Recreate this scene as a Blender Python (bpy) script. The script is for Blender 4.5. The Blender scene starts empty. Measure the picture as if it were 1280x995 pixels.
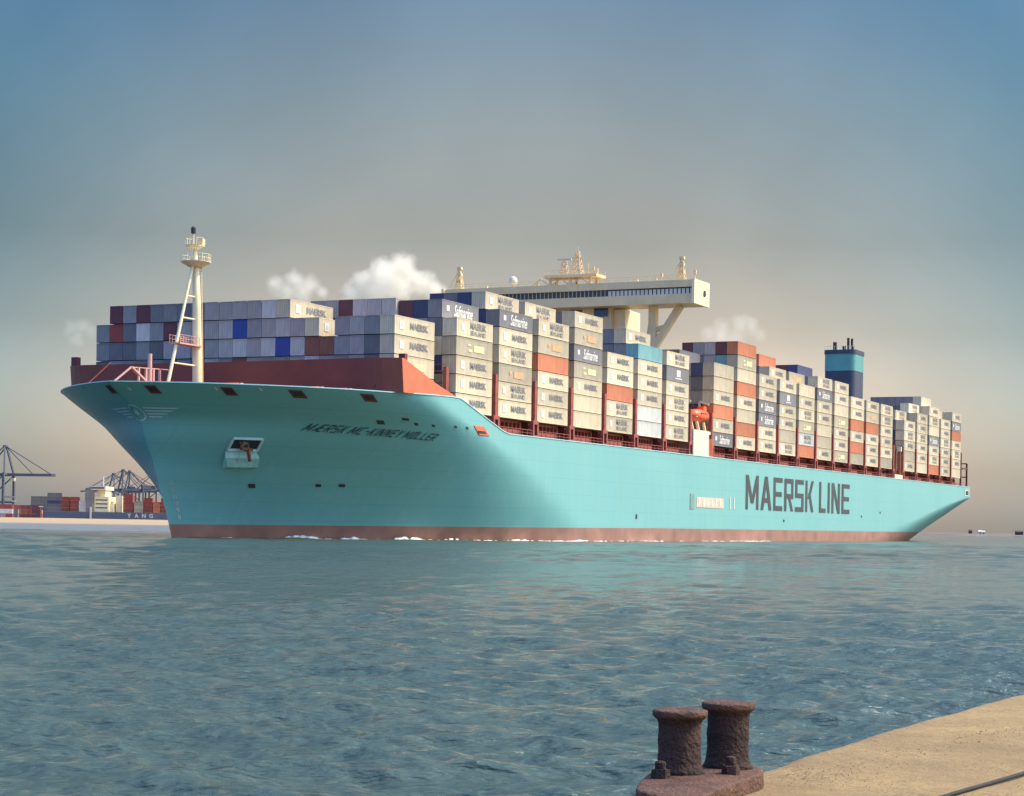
import bpy, bmesh, math, random
import numpy as np
from mathutils import Vector, Matrix, noise
random.seed(7)
sc = bpy.context.scene
COL = sc.collection
R = math.radians

# ---------------------------------------------------------------- frame of the ship (L aft, P to port, H above the water)
TH, X0, Z0, EYE = .443, -8.65, 289.3, 2.34
S, C = math.sin(TH), math.cos(TH)
SHIP_ROT = math.pi / 2 - TH
def world(L, P, H=0.): return Vector((X0 + L*S + (P-28.75)*C, Z0 + L*C - (P-28.75)*S, H))
PITCH, TIER, HB, DECK = 14.6, 2.82, 19.4, 16.8
def bayL(n):
    l = (n-2) * PITCH
    if n >= 9: l += 12.2
    if n >= 19: l += 10.45
    return l

# ---------------------------------------------------------------- materials
def nodes_of(name):
    m = bpy.data.materials.new(name); m.use_nodes = True
    nt = m.node_tree; return m, nt, nt.nodes, nt.links, nt.nodes['Principled BSDF']

def pmat(name, col, rough=.55, var=.10, scale=.6, streak=0., rand=0., bump=0., bscale=8., dirt=None, dirt_amt=.0, metallic=0., spec=.4):
    """paint, steel or stone with blotches, vertical streaks, dirt patches and a per-object shift of value"""
    m, nt, N, K, b = nodes_of(name)
    tc = N.new('ShaderNodeTexCoord')
    n1 = N.new('ShaderNodeTexNoise'); n1.inputs['Scale'].default_value = scale; n1.inputs['Detail'].default_value = 5
    K.new(tc.outputs['Object'], n1.inputs['Vector'])
    hsv = N.new('ShaderNodeHueSaturation'); hsv.inputs['Color'].default_value = (*col, 1)
    mr = N.new('ShaderNodeMapRange'); mr.inputs[1].default_value = .3; mr.inputs[2].default_value = .7
    mr.inputs[3].default_value = 1-var; mr.inputs[4].default_value = 1+var
    K.new(n1.outputs['Fac'], mr.inputs[0])
    val = mr.outputs[0]
    if rand:
        oi = N.new('ShaderNodeObjectInfo'); r2 = N.new('ShaderNodeMapRange')
        r2.inputs[3].default_value = 1-rand; r2.inputs[4].default_value = 1+rand
        K.new(oi.outputs['Random'], r2.inputs[0])
        mu = N.new('ShaderNodeMath'); mu.operation = 'MULTIPLY'
        K.new(val, mu.inputs[0]); K.new(r2.outputs[0], mu.inputs[1]); val = mu.outputs[0]
    K.new(val, hsv.inputs['Value'])
    out = hsv.outputs['Color']
    if streak:
        mp = N.new('ShaderNodeMapping'); mp.inputs['Scale'].default_value = (2.2, 2.2, .12)
        K.new(tc.outputs['Object'], mp.inputs['Vector'])
        n2 = N.new('ShaderNodeTexNoise'); n2.inputs['Scale'].default_value = 1.0; n2.inputs['Detail'].default_value = 6
        K.new(mp.outputs[0], n2.inputs['Vector'])
        m2 = N.new('ShaderNodeMapRange'); m2.inputs[1].default_value = .52; m2.inputs[2].default_value = .75
        m2.inputs[3].default_value = 0; m2.inputs[4].default_value = streak
        K.new(n2.outputs['Fac'], m2.inputs[0])
        mx = N.new('ShaderNodeMixRGB'); K.new(m2.outputs[0], mx.inputs[0]); K.new(out, mx.inputs[1])
        mx.inputs[2].default_value = (*(dirt or (.16, .09, .05)), 1); out = mx.outputs[0]
    if dirt_amt:
        n3 = N.new('ShaderNodeTexNoise'); n3.inputs['Scale'].default_value = scale*4; n3.inputs['Detail'].default_value = 8
        n3.inputs['Roughness'].default_value = .7
        K.new(tc.outputs['Object'], n3.inputs['Vector'])
        m3 = N.new('ShaderNodeMapRange'); m3.inputs[1].default_value = .5; m3.inputs[2].default_value = .66
        m3.inputs[3].default_value = 0; m3.inputs[4].default_value = dirt_amt
        K.new(n3.outputs['Fac'], m3.inputs[0])
        mx = N.new('ShaderNodeMixRGB'); K.new(m3.outputs[0], mx.inputs[0]); K.new(out, mx.inputs[1])
        mx.inputs[2].default_value = (*(dirt or (.1, .06, .04)), 1); out = mx.outputs[0]
    K.new(out, b.inputs['Base Color'])
    b.inputs['Roughness'].default_value = rough; b.inputs['Metallic'].default_value = metallic
    b.inputs['Specular IOR Level'].default_value = spec
    if bump:
        nb = N.new('ShaderNodeTexNoise'); nb.inputs['Scale'].default_value = bscale; nb.inputs['Detail'].default_value = 6
        K.new(tc.outputs['Object'], nb.inputs['Vector'])
        bp = N.new('ShaderNodeBump'); bp.inputs['Strength'].default_value = bump; bp.inputs['Distance'].default_value = .05
        K.new(nb.outputs['Fac'], bp.inputs['Height']); K.new(bp.outputs[0], b.inputs['Normal'])
    return m

def hull_material():
    """blue shell paint: weld seams of the plating, faint vertical weathering, slight hungry-horse dents"""
    m, nt, N, K, b = nodes_of('shell_paint')
    tc = N.new('ShaderNodeTexCoord')
    sx = N.new('ShaderNodeSeparateXYZ'); K.new(tc.outputs['Object'], sx.inputs[0])
    n1 = N.new('ShaderNodeTexNoise'); n1.inputs['Scale'].default_value = .06; n1.inputs['Detail'].default_value = 6
    K.new(tc.outputs['Object'], n1.inputs['Vector'])
    mp = N.new('ShaderNodeMapping'); mp.inputs['Scale'].default_value = (1.1, 1.1, .06); K.new(tc.outputs['Object'], mp.inputs['Vector'])
    n2 = N.new('ShaderNodeTexNoise'); n2.inputs['Scale'].default_value = .8; n2.inputs['Detail'].default_value = 6; K.new(mp.outputs[0], n2.inputs['Vector'])
    cr = N.new('ShaderNodeMixRGB'); cr.inputs[1].default_value = (.120, .320, .335, 1); cr.inputs[2].default_value = (.160, .390, .372, 1)
    K.new(n1.outputs['Fac'], cr.inputs[0])
    m2 = N.new('ShaderNodeMapRange'); m2.inputs[1].default_value = .5; m2.inputs[2].default_value = .8; m2.inputs[3].default_value = 0; m2.inputs[4].default_value = .38
    K.new(n2.outputs['Fac'], m2.inputs[0])
    mx = N.new('ShaderNodeMixRGB'); K.new(m2.outputs[0], mx.inputs[0]); K.new(cr.outputs[0], mx.inputs[1]); mx.inputs[2].default_value = (.21, .40, .42, 1)
    # seams: every 2.6 m of height and every 12 m of length
    def seam(src, step, w):
        d = N.new('ShaderNodeMath'); d.operation = 'DIVIDE'; K.new(src, d.inputs[0]); d.inputs[1].default_value = step
        f = N.new('ShaderNodeMath'); f.operation = 'FRACT'; K.new(d.outputs[0], f.inputs[0])
        g = N.new('ShaderNodeMath'); g.operation = 'LESS_THAN'; K.new(f.outputs[0], g.inputs[0]); g.inputs[1].default_value = w/step
        return g.outputs[0]
    a = N.new('ShaderNodeMath'); a.operation = 'MAXIMUM'; K.new(seam(sx.outputs['Z'], 2.6, .10), a.inputs[0]); K.new(seam(sx.outputs['X'], 12., .12), a.inputs[1])
    a2 = N.new('ShaderNodeMath'); a2.operation = 'MULTIPLY'; K.new(a.outputs[0], a2.inputs[0]); a2.inputs[1].default_value = .32
    m3 = N.new('ShaderNodeMixRGB'); K.new(a2.outputs[0], m3.inputs[0]); K.new(mx.outputs[0], m3.inputs[1]); m3.inputs[2].default_value = (.07, .24, .31, 1)
    mpr = N.new('ShaderNodeMapping'); mpr.inputs['Scale'].default_value = (.9, .9, .035); K.new(tc.outputs['Object'], mpr.inputs['Vector'])
    nr = N.new('ShaderNodeTexNoise'); nr.inputs['Scale'].default_value = 1.; nr.inputs['Detail'].default_value = 3; K.new(mpr.outputs[0], nr.inputs['Vector'])
    mr_ = N.new('ShaderNodeMapRange'); mr_.inputs[1].default_value = .66; mr_.inputs[2].default_value = .78; mr_.inputs[3].default_value = 0; mr_.inputs[4].default_value = .4; K.new(nr.outputs['Fac'], mr_.inputs[0])
    mrx = N.new('ShaderNodeMixRGB'); K.new(mr_.outputs[0], mrx.inputs[0]); K.new(m3.outputs[0], mrx.inputs[1]); mrx.inputs[2].default_value = (.24, .22, .17, 1); m3 = mrx
    # rust and scuffs low on the shell
    n4 = N.new('ShaderNodeTexNoise'); n4.inputs['Scale'].default_value = .5; n4.inputs['Detail'].default_value = 9; n4.inputs['Roughness'].default_value = .7
    mp4 = N.new('ShaderNodeMapping'); mp4.inputs['Scale'].default_value = (.4, .4, 1.4); K.new(tc.outputs['Object'], mp4.inputs['Vector']); K.new(mp4.outputs[0], n4.inputs['Vector'])
    m5 = N.new('ShaderNodeMapRange'); m5.inputs[1].default_value = .62; m5.inputs[2].default_value = .74; m5.inputs[3].default_value = 0; m5.inputs[4].default_value = .35
    K.new(n4.outputs['Fac'], m5.inputs[0])
    m6 = N.new('ShaderNodeMixRGB'); K.new(m5.outputs[0], m6.inputs[0]); K.new(m3.outputs[0], m6.inputs[1]); m6.inputs[2].default_value = (.19, .36, .39, 1)
    K.new(m6.outputs[0], b.inputs['Base Color'])
    b.inputs['Roughness'].default_value = .42; b.inputs['Specular IOR Level'].default_value = .35
    nb = N.new('ShaderNodeTexNoise'); nb.inputs['Scale'].default_value = .35; nb.inputs['Detail'].default_value = 2; K.new(tc.outputs['Object'], nb.inputs['Vector'])
    bp = N.new('ShaderNodeBump'); bp.inputs['Strength'].default_value = .25; bp.inputs['Distance'].default_value = .12
    K.new(nb.outputs['Fac'], bp.inputs['Height']); K.new(bp.outputs[0], b.inputs['Normal'])
    return m

M = {}
M['shell'] = hull_material()
M['boot'] = pmat('antifouling_paint', (.26, .13, .10), .6, .25, .25, streak=.5, dirt=(.16, .11, .08), dirt_amt=.3)
M['deck_red'] = pmat('deck_red_paint', (.185, .05, .038), .5, .15, .3, streak=.2, dirt=(.14, .05, .04))
M['red_bright'] = pmat('signal_and_sunlit_red_paint', (.55, .125, .06), .5, .12, .5, streak=.2)
M['coaming'] = pmat('coaming_paint', (.25, .062, .048), .6, .25, .9, streak=.3)
M['cream'] = pmat('cream_house_paint', (.68, .50, .27), .5, .08, .3, streak=.12)
M['cream_light'] = pmat('pale_house_paint', (.76, .64, .40), .5, .06, .4, streak=.12)
M['white'] = pmat('white_paint', (.56, .53, .45), .5, .06, .5, streak=.1)
M['pink'] = pmat('faded_red_paint', (.55, .30, .24), .6, .1, .5)
M['dark'] = pmat('dark_opening', (.03, .025, .03), .7, .1, 1)
M['maroon_dark'] = pmat('dark_maroon_paint', (.13, .03, .035), .6, .15, 1)
M['glass'] = pmat('dark_window_glass', (.02, .025, .05), .08, .05, 1, spec=.8)
M['black_letter'] = pmat('black_letter_paint', (.03, .045, .06), .5, .1, .5)
M['grey_letter'] = pmat('grey_letter_paint', (.17, .165, .17), .6, .1, .5)
M['line_letter'] = pmat('weathered_black_letter_paint', (.035, .04, .045), .5, .2, .5)
M['emblem'] = pmat('pale_blue_emblem_paint', (.42, .60, .68), .5, .1, 1)
M['orange_boat'] = pmat('orange_lifeboat_paint', (.75, .11, .035), .35, .06, .6)
M['funnel_teal'] = pmat('funnel_teal_paint', (.075, .25, .25), .45, .08, .3)
M['funnel_navy'] = pmat('funnel_navy_paint', (.028, .04, .075), .5, .1, .3)
M['anchor'] = pmat('rusty_anchor_steel', (.16, .06, .035), .8, .3, 1.5, bump=.4)
M['rust'] = pmat('rusted_cast_iron', (.044, .021, .015), .8, .6, 5., bump=.6, bscale=40, dirt=(.022, .013, .013), dirt_amt=.75, spec=.3)
M['rust_top'] = pmat('worn_rusted_iron', (.085, .038, .023), .75, .5, 6., bump=.6, bscale=34, dirt=(.08, .04, .03), dirt_amt=.6, spec=.3)

CC = dict(cream=(.57, .475, .33), pale=(.63, .55, .40), white=(.58, .57, .52), tan=(.40, .34, .245), orange=(.50, .17, .085), red=(.30, .06, .05),
          maroon=(.13, .04, .05), brown=(.21, .075, .05), navy=(.045, .055, .12), blue=(.035, .07, .30), slate=(.235, .225, .225), dark_slate=(.15, .148, .155),
          grey=(.37, .335, .31), light_grey=(.50, .465, .44), violet_grey=(.37, .315, .32), charcoal=(.20, .19, .195), teal=(.15, .31, .32), brown_grey=(.33, .28, .27))
for k, v in CC.items():
    M['c_'+k] = pmat('container_paint_'+k, v, .6, .13, .5, streak=.45, rand=.16, dirt_amt=.22, dirt=tuple(.55*x+.02 for x in v))
CNAME = dict(cream='cream', pale='pale cream', white='white', tan='tan', orange='orange', red='red', maroon='dark maroon', brown='brown', navy='navy',
             blue='blue', slate='slate blue', dark_slate='dark slate', grey='grey', light_grey='light grey', violet_grey='violet grey', charcoal='charcoal grey',
             teal='teal', brown_grey='brownish grey')

# ---------------------------------------------------------------- mesh helpers
class MB:
    def __init__(s): s.v = []; s.f = []
    def add(s, vs, fs):
        b = len(s.v); s.v += [tuple(v) for v in vs]; s.f += [tuple(i+b for i in f) for f in fs]; return s
    def box(s, x0, x1, y0, y1, z0, z1):
        return s.add([(x0,y0,z0),(x1,y0,z0),(x1,y1,z0),(x0,y1,z0),(x0,y0,z1),(x1,y0,z1),(x1,y1,z1),(x0,y1,z1)],
                     [(3,2,1,0),(4,5,6,7),(0,1,5,4),(1,2,6,5),(2,3,7,6),(3,0,4,7)])
    def bar(s, a, b, w, d=None, up=(0,0,1)):
        a, b = Vector(a), Vector(b); d = d or w
        t = (b-a).normalized(); u = Vector(up)
        if abs(t.dot(u)) > .95: u = Vector((1,0,0))
        p = t.cross(u).normalized(); q = p.cross(t).normalized()
        vs = [e + p*sx*w/2 + q*sy*d/2 for e in (a, b) for sx, sy in ((-1,-1),(1,-1),(1,1),(-1,1))]
        return s.add(vs, [(3,2,1,0),(4,5,6,7),(0,1,5,4),(1,2,6,5),(2,3,7,6),(3,0,4,7)])
    def tube(s, a, b, r0, r1=None, n=10):
        a, b = Vector(a), Vector(b); r1 = r0 if r1 is None else r1
        t = (b-a).normalized(); u = Vector((1,0,0)) if abs(t.z) > .9 else Vector((0,0,1))
        p = t.cross(u).normalized(); q = p.cross(t).normalized()
        vs = []
        for e, r in ((a, r0), (b, r1)):
            vs += [e + p*r*math.cos(2*math.pi*i/n) + q*r*math.sin(2*math.pi*i/n) for i in range(n)]
        return s.add(vs, [(i, (i+1) % n, n+(i+1) % n, n+i) for i in range(n)] + [tuple(range(n))[::-1], tuple(range(n, 2*n))])
    def prism(s, pts, z0, z1):
        n = len(pts)
        return s.add([(x,y,z0) for x, y in pts]+[(x,y,z1) for x, y in pts],
                     [tuple(range(n))[::-1], tuple(range(n, 2*n))]+[(i,(i+1)%n,n+(i+1)%n,n+i) for i in range(n)])
    def lathe(s, prof, n=32, c=(0,0,0)):
        vs = [(c[0]+r*math.cos(2*math.pi*i/n), c[1]+r*math.sin(2*math.pi*i/n), c[2]+z) for r, z in prof for i in range(n)]
        fs = [(j*n+i, j*n+(i+1)%n, (j+1)*n+(i+1)%n, (j+1)*n+i) for j in range(len(prof)-1) for i in range(n)]
        fs += [tuple(range(n))[::-1], tuple((len(prof)-1)*n+i for i in range(n))]
        return s.add(vs, fs)
    def build(s, name, mat, parent=None, smooth=False):
        me = bpy.data.meshes.new(name); me.from_pydata(s.v, [], s.f); me.update()
        bm = bmesh.new(); bm.from_mesh(me); bmesh.ops.recalc_face_normals(bm, faces=bm.faces); bm.to_mesh(me); bm.free()
        if smooth: me.polygons.foreach_set('use_smooth', [True]*len(me.polygons))
        me.materials.append(mat if not isinstance(mat, str) else M[mat])
        return link(name, me, parent)

def link(name, me, parent=None):
    o = bpy.data.objects.new(name, me); COL.objects.link(o)
    if parent is not None: o.parent = parent
    return o
def tag(o, label=None, cat=None, group=None, kind=None):
    if label: o['label'] = label
    if cat: o['category'] = cat
    if group: o['group'] = group
    if kind: o['kind'] = kind
    return o
def empty(name, loc, rz=0.):
    o = bpy.data.objects.new(name, None); COL.objects.link(o); o.location = loc; o.rotation_euler = (0,0,rz); o.empty_display_size = .5
    return o
def copy_tree(o, parent=None):
    c = o.copy(); COL.objects.link(c)
    if parent is not None: c.parent = parent
    for ch in list(o.children): copy_tree(ch, c)
    return c
_deps = None
def text_mesh(txt, size=1., bold=0., shear=0., width=1., spacing=1., fit=None):
    """flat lettering as a mesh in the XY plane, baseline-left at the origin; fit=(w, h) scales it into that box"""
    cu = bpy.data.curves.new('lettering_outline', 'FONT'); cu.body = txt; cu.size = size; cu.offset = bold; cu.shear = shear; cu.space_character = spacing
    cu.resolution_u = 3
    o = bpy.data.objects.new('lettering_outline', cu); COL.objects.link(o)
    dg = bpy.context.evaluated_depsgraph_get()
    me = bpy.data.meshes.new_from_object(o.evaluated_get(dg)); bpy.data.objects.remove(o); bpy.data.curves.remove(cu)
    vs = [v.co.copy() for v in me.vertices]; fs = [tuple(p.vertices) for p in me.polygons]
    bpy.data.meshes.remove(me)
    x0 = min(v.x for v in vs); x1 = max(v.x for v in vs); y0 = min(v.y for v in vs); y1 = max(v.y for v in vs)
    sx, sy = (fit[0]/(x1-x0), fit[1]/(y1-y0)) if fit else (width, 1.)
    return [((v.x-x0)*sx, (v.y-y0)*sy) for v in vs], fs
ORD = ['zeroth','first','second','third','fourth','fifth','sixth','seventh','eighth','ninth','tenth','eleventh','twelfth','thirteenth','fourteenth','fifteenth',
       'sixteenth','seventeenth','eighteenth','nineteenth','twentieth','twenty-first','twenty-second','twenty-third']

# ---------------------------------------------------------------- camera, world, sun
cam = bpy.data.cameras.new('camera'); co = bpy.data.objects.new('camera', cam); COL.objects.link(co)
cam.sensor_width = 36; cam.lens = 36*2428/1280; cam.clip_start = .1; cam.clip_end = 60000
cam.shift_y = (658-497.5)/1280
co.matrix_world = Matrix.Translation((0,0,EYE)) @ Matrix.Rotation(R(90), 4, 'X') @ Matrix.Rotation(.0163, 4, 'Z')
sc.camera = co

SUN_AZ, SUN_EL = R(84), R(49)     # azimuth clockwise from +Y
sd = Vector((math.sin(SUN_AZ)*math.cos(SUN_EL), math.cos(SUN_AZ)*math.cos(SUN_EL), math.sin(SUN_EL)))
sl = bpy.data.lights.new('sun', 'SUN'); so = bpy.data.objects.new('sun', sl); COL.objects.link(so)
sl.energy = 4.0; sl.angle = R(.53); sl.color = (1., .76, .36)
so.rotation_euler = sd.to_track_quat('Z', 'Y').to_euler(); so.location = (300, 0, 300)

w = bpy.data.worlds.new('World'); sc.world = w; w.use_nodes = True
nt = w.node_tree; N = nt.nodes; K = nt.links
bg = N['Background']; bg.inputs['Strength'].default_value = .15
sky = N.new('ShaderNodeTexSky'); sky.sky_type = 'NISHITA'; sky.sun_disc = False; sky.sun_elevation = SUN_EL; sky.sun_rotation = SUN_AZ
sky.air_density = 1.3; sky.dust_density = 3.2; sky.ozone_density = 1.6; sky.altitude = 0
tc = N.new('ShaderNodeTexCoord'); sx = N.new('ShaderNodeSeparateXYZ'); K.new(tc.outputs['Generated'], sx.inputs[0])
ramp = N.new('ShaderNodeValToRGB'); K.new(sx.outputs['Z'], ramp.inputs[0])
cr = ramp.color_ramp
for i, (p, c) in enumerate(((0., (3.7, 2.95, 3.2)), (.03, (2.3, 1.76, 1.74)), (.1, (1.04, .82, .74)), (.145, (.73, .60, .52)), (.205, (.67, .59, .51)), (.256, (.60, .57, .54)), (.34, (.47, .57, .62)), (.6, (1.15, 1.26, 1.45)))):
    e = cr.elements[i] if i < 2 else cr.elements.new(p)
    e.position = p; e.color = (*[x/4 for x in c], 1)
# sky dimmed and blued beside the view, brightened behind it as added fill light
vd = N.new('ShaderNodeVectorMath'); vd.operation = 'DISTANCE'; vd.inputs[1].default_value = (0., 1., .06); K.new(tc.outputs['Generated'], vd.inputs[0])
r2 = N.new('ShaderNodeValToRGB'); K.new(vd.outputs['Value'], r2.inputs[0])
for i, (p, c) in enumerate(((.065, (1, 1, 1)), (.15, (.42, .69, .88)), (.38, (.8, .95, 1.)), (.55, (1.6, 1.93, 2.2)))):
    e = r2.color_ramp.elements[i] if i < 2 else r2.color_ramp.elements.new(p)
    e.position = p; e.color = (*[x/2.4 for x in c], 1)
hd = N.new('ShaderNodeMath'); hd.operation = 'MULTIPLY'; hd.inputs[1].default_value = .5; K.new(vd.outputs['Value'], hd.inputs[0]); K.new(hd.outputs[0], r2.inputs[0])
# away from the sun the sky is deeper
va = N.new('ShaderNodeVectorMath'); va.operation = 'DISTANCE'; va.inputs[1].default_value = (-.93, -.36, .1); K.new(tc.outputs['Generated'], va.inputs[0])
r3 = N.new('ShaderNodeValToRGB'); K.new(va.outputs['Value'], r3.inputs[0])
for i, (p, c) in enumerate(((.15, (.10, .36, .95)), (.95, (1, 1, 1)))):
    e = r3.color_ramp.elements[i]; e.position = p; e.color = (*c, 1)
ns = N.new('ShaderNodeTexNoise'); ns.inputs['Scale'].default_value = 8; ns.inputs['Detail'].default_value = 7; K.new(tc.outputs['Generated'], ns.inputs['Vector'])
nr = N.new('ShaderNodeMapRange'); nr.inputs[1].default_value = .3; nr.inputs[2].default_value = .7; nr.inputs[3].default_value = .92; nr.inputs[4].default_value = 1.08
K.new(ns.outputs['Fac'], nr.inputs[0])
mu = N.new('ShaderNodeMixRGB'); mu.blend_type = 'MULTIPLY'; mu.inputs[0].default_value = 1
K.new(sky.outputs[0], mu.inputs[1]); K.new(ramp.outputs[0], mu.inputs[2])
mv = N.new('ShaderNodeMixRGB'); mv.blend_type = 'MULTIPLY'; mv.inputs[0].default_value = 1
K.new(mu.outputs[0], mv.inputs[1]); K.new(nr.outputs[0], mv.inputs[2])
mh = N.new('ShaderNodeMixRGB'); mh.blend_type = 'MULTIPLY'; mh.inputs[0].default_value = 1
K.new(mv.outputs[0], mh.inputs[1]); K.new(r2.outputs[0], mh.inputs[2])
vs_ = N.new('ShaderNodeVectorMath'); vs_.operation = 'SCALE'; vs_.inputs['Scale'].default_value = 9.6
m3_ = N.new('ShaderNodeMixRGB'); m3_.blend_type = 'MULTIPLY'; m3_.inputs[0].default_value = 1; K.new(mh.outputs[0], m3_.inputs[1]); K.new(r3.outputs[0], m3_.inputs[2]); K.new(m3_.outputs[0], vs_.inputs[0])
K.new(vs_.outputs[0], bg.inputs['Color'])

# ---------------------------------------------------------------- water
def water():
    WAVES = []
    rng = np.random.RandomState(3)
    for i in range(70):
        lam = .45 * (1.075 ** i)
        if lam > 14: break
        ang = R(24) + rng.randn()*.5          # wind sea running across the fairway
        amp = .0125 * lam ** .62 * (1.15 if lam < 1.4 else .6 if lam < 3 else .33 if lam < 6 else .22)
        WAVES.append((lam, ang, amp*rng.uniform(.6, 1.3), rng.uniform(0, 6.28)))
    ys = [5.]
    while ys[-1] < 30000:
        ys.append(ys[-1] * (1.0052 if ys[-1] < 560 else 1.03 if ys[-1] < 1500 else 1.12))
    ys = np.array(ys); ts = np.linspace(-.62, .62, 520)
    Y, T = np.meshgrid(ys, ts, indexing='ij'); X = T*Y
    rng2 = np.random.RandomState(5)
    Zh = np.zeros_like(X); DX = np.zeros_like(X); DY = np.zeros_like(X)
    sp = np.maximum(np.gradient(ys)[:, None], (ts[1]-ts[0])*Y*.5)
    # slow patchiness of the wind
    patch = .85 + .4*np.sin(X*.05+1.3*np.sin(Y*.021))*np.sin(Y*.033+.7) + .25*np.sin(X*.013-Y*.019)
    for lam, a, amp, ph in WAVES:
        k = 2*math.pi/lam
        fade = np.clip((lam/sp-2.2)/2.5, 0, 1)
        arg = k*(X*math.sin(a)+Y*math.cos(a))+ph + .9*np.sin(X*.21/lam**.3+ph*3)*np.cos(Y*.17/lam**.3+ph)
        far_ = np.clip((Y-50)/150, 0, 1); far_ = far_*far_*(3-2*far_)      # the quay shelters the near water
        g = amp*fade*np.clip(patch, .35, 1.5)*(1+far_*(1.5 if lam > 1.4 else .3))
        Zh += g*np.sin(arg); DX += -.8*g*math.sin(a)*np.cos(arg)*-1; DY += .8*g*math.cos(a)*np.cos(arg)
    co_ = np.stack([X+DX, Y+DY, Zh], -1).reshape(-1, 3)
    ny, nx = X.shape
    idx = np.arange(ny*nx).reshape(ny, nx)
    f = np.stack([idx[:-1, :-1], idx[:-1, 1:], idx[1:, 1:], idx[1:, :-1]], -1).reshape(-1, 4)
    me = bpy.data.meshes.new('water')
    me.vertices.add(len(co_)); me.vertices.foreach_set('co', co_.ravel())
    me.loops.add(f.size); me.loops.foreach_set('vertex_index', f.ravel())
    me.polygons.add(len(f)); me.polygons.foreach_set('loop_start', np.arange(0, f.size, 4)); me.polygons.foreach_set('use_smooth', np.ones(len(f), bool))
    me.update(calc_edges=True)
    m, nt, N, K, b = nodes_of('harbour_water')
    b.inputs['Base Color'].default_value = (.040, .105, .110, 1)
    b.inputs['Roughness'].default_value = .09; b.inputs['IOR'].default_value = 1.333
    tc = N.new('ShaderNodeNewGeometry')
    def nz(scale, sx, sy, det):
        mp = N.new('ShaderNodeMapping'); mp.inputs['Rotation'].default_value = (0,0,R(-22)); mp.inputs['Scale'].default_value = (sx, sy, 1); K.new(tc.outputs['Position'], mp.inputs['Vector'])
        n = N.new('ShaderNodeTexNoise'); n.inputs['Scale'].default_value = scale; n.inputs['Detail'].default_value = det; n.inputs['Roughness'].default_value = .6
        K.new(mp.outputs[0], n.inputs['Vector']); return n.outputs['Fac']
    def bump(h, st, dist, prev=None):
        bp = N.new('ShaderNodeBump'); bp.inputs['Strength'].default_value = st; bp.inputs['Distance'].default_value = dist; K.new(h, bp.inputs['Height'])
        if prev: K.new(prev, bp.inputs['Normal'])
        return bp.outputs[0]
    b1 = bump(nz(1.7, .6, 1.5, 3), 1., .27)
    b2 = bump(nz(4.2, .6, 1.4, 4), 1., .085, b1)
    K.new(b2, b.inputs['Normal'])
    # silt and weed tint drifting in broad patches
    big = nz(.012, 1, 1, 4)
    mx = N.new('ShaderNodeMixRGB'); mx.inputs[1].default_value = (.042, .066, .056, 1); mx.inputs[2].default_value = (.062, .086, .062, 1)
    mr = N.new('ShaderNodeMapRange'); mr.inputs[1].default_value = .35; mr.inputs[2].default_value = .65; K.new(big, mr.inputs[0]); K.new(mr.outputs[0], mx.inputs[0])
    K.new(mx.outputs[0], b.inputs['Base Color'])
    me.materials.append(m)
    tag(link('water', me), kind='structure')
water()

# ---------------------------------------------------------------- the ship
ship = empty('container_ship', world(0, 0, 0), SHIP_ROT)
tag(ship, 'huge pale blue container ship under way, red breakwater across its bow', 'ship')
B = 29.5
def interp(x, xs, ys):
    if x <= xs[0]: return ys[0]
    for i in range(1, len(xs)):
        if x <= xs[i]: return ys[i-1]+(ys[i]-ys[i-1])*(x-xs[i-1])/(xs[i]-xs[i-1])
    return ys[-1]
STH = [-3, 0, 3.5, 6.5, 8.8, 9.6, 11, 13.8, 16.5, 18.7, 21, 24]
STL = [-29.5, -31., -32.4, -33.8, -35, -35.3, -36, -37.8, -38.7, -42, -46, -52]
FL = [58, 54, 46, 38.5, 33.5, 31, 27, 18, 8, -1, -9, -13]
QH = [-3, 0, 3.5, 6.5, 8.8, 11, 13.8, 16.5, 18.7, 21, 24]; QV = [.88, .9, .93, .98, 1.04, 1.12, 1.21, 1.25, 1.22, 1.17, 1.12]
def faired(xs, ys, rad=1.5):
    """a curve through the offsets with its knuckles smoothed out, tabulated every 0.1 m"""
    g = np.arange(-3, 24.01, .1); v = np.interp(g, xs, ys); n = int(rad*20)
    k = np.exp(-.5*((np.arange(-n, n+1)*.1)/rad)**2); k /= k.sum()
    ext = np.concatenate([v[0]+(v[1]-v[0])*np.arange(-n, 0), v, v[-1]+(v[-1]-v[-2])*np.arange(1, n+1)])
    return g, np.convolve(ext, k, 'valid')
_gs, _vs = faired(STH, STL, .5); _gf, _vf = faired(STH, FL, 1.8); _gq, _vq = faired(QH, QV, 1.8)
def _look(v, H):
    t = min(max((H+3)*10, 0), 269.999); i = int(t); return float(v[i]+(v[i+1]-v[i])*(t-i))
def stem(H): return _look(_vs, H)
def half(L, H):
    if L < 60:
        s = stem(H); e = _look(_vf, H); u = (L-s)/(e-s)
        if u <= 0: return 0.
        if u >= 1: return B
        q = _look(_vq, H)
        return B*(1-(1-u)**2)**(1/q)
    if H < 13.6:
        lr = 352-((13.6-H)/13.6)**.8*112
        if L > lr:
            t = (L-lr)/(352-lr); bt = interp(H, [-3, 0, 3, 8, 13.6], [6, 9, 13.6, 21.5, 29.5])
            return B-(B-bt)*t**1.75
    return B
def top(L): return interp(L, [-46, -40, -18, -2.5, 0, 14.5, 17, 352], [20.9, 20.95, 20.95, 21.3, 21.25, 17.2, 16.8, 16.9])
def boot(L): return interp(L, [-35, 13, 80, 300], [1.85, 2.15, 2.45, 2.6])

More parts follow.
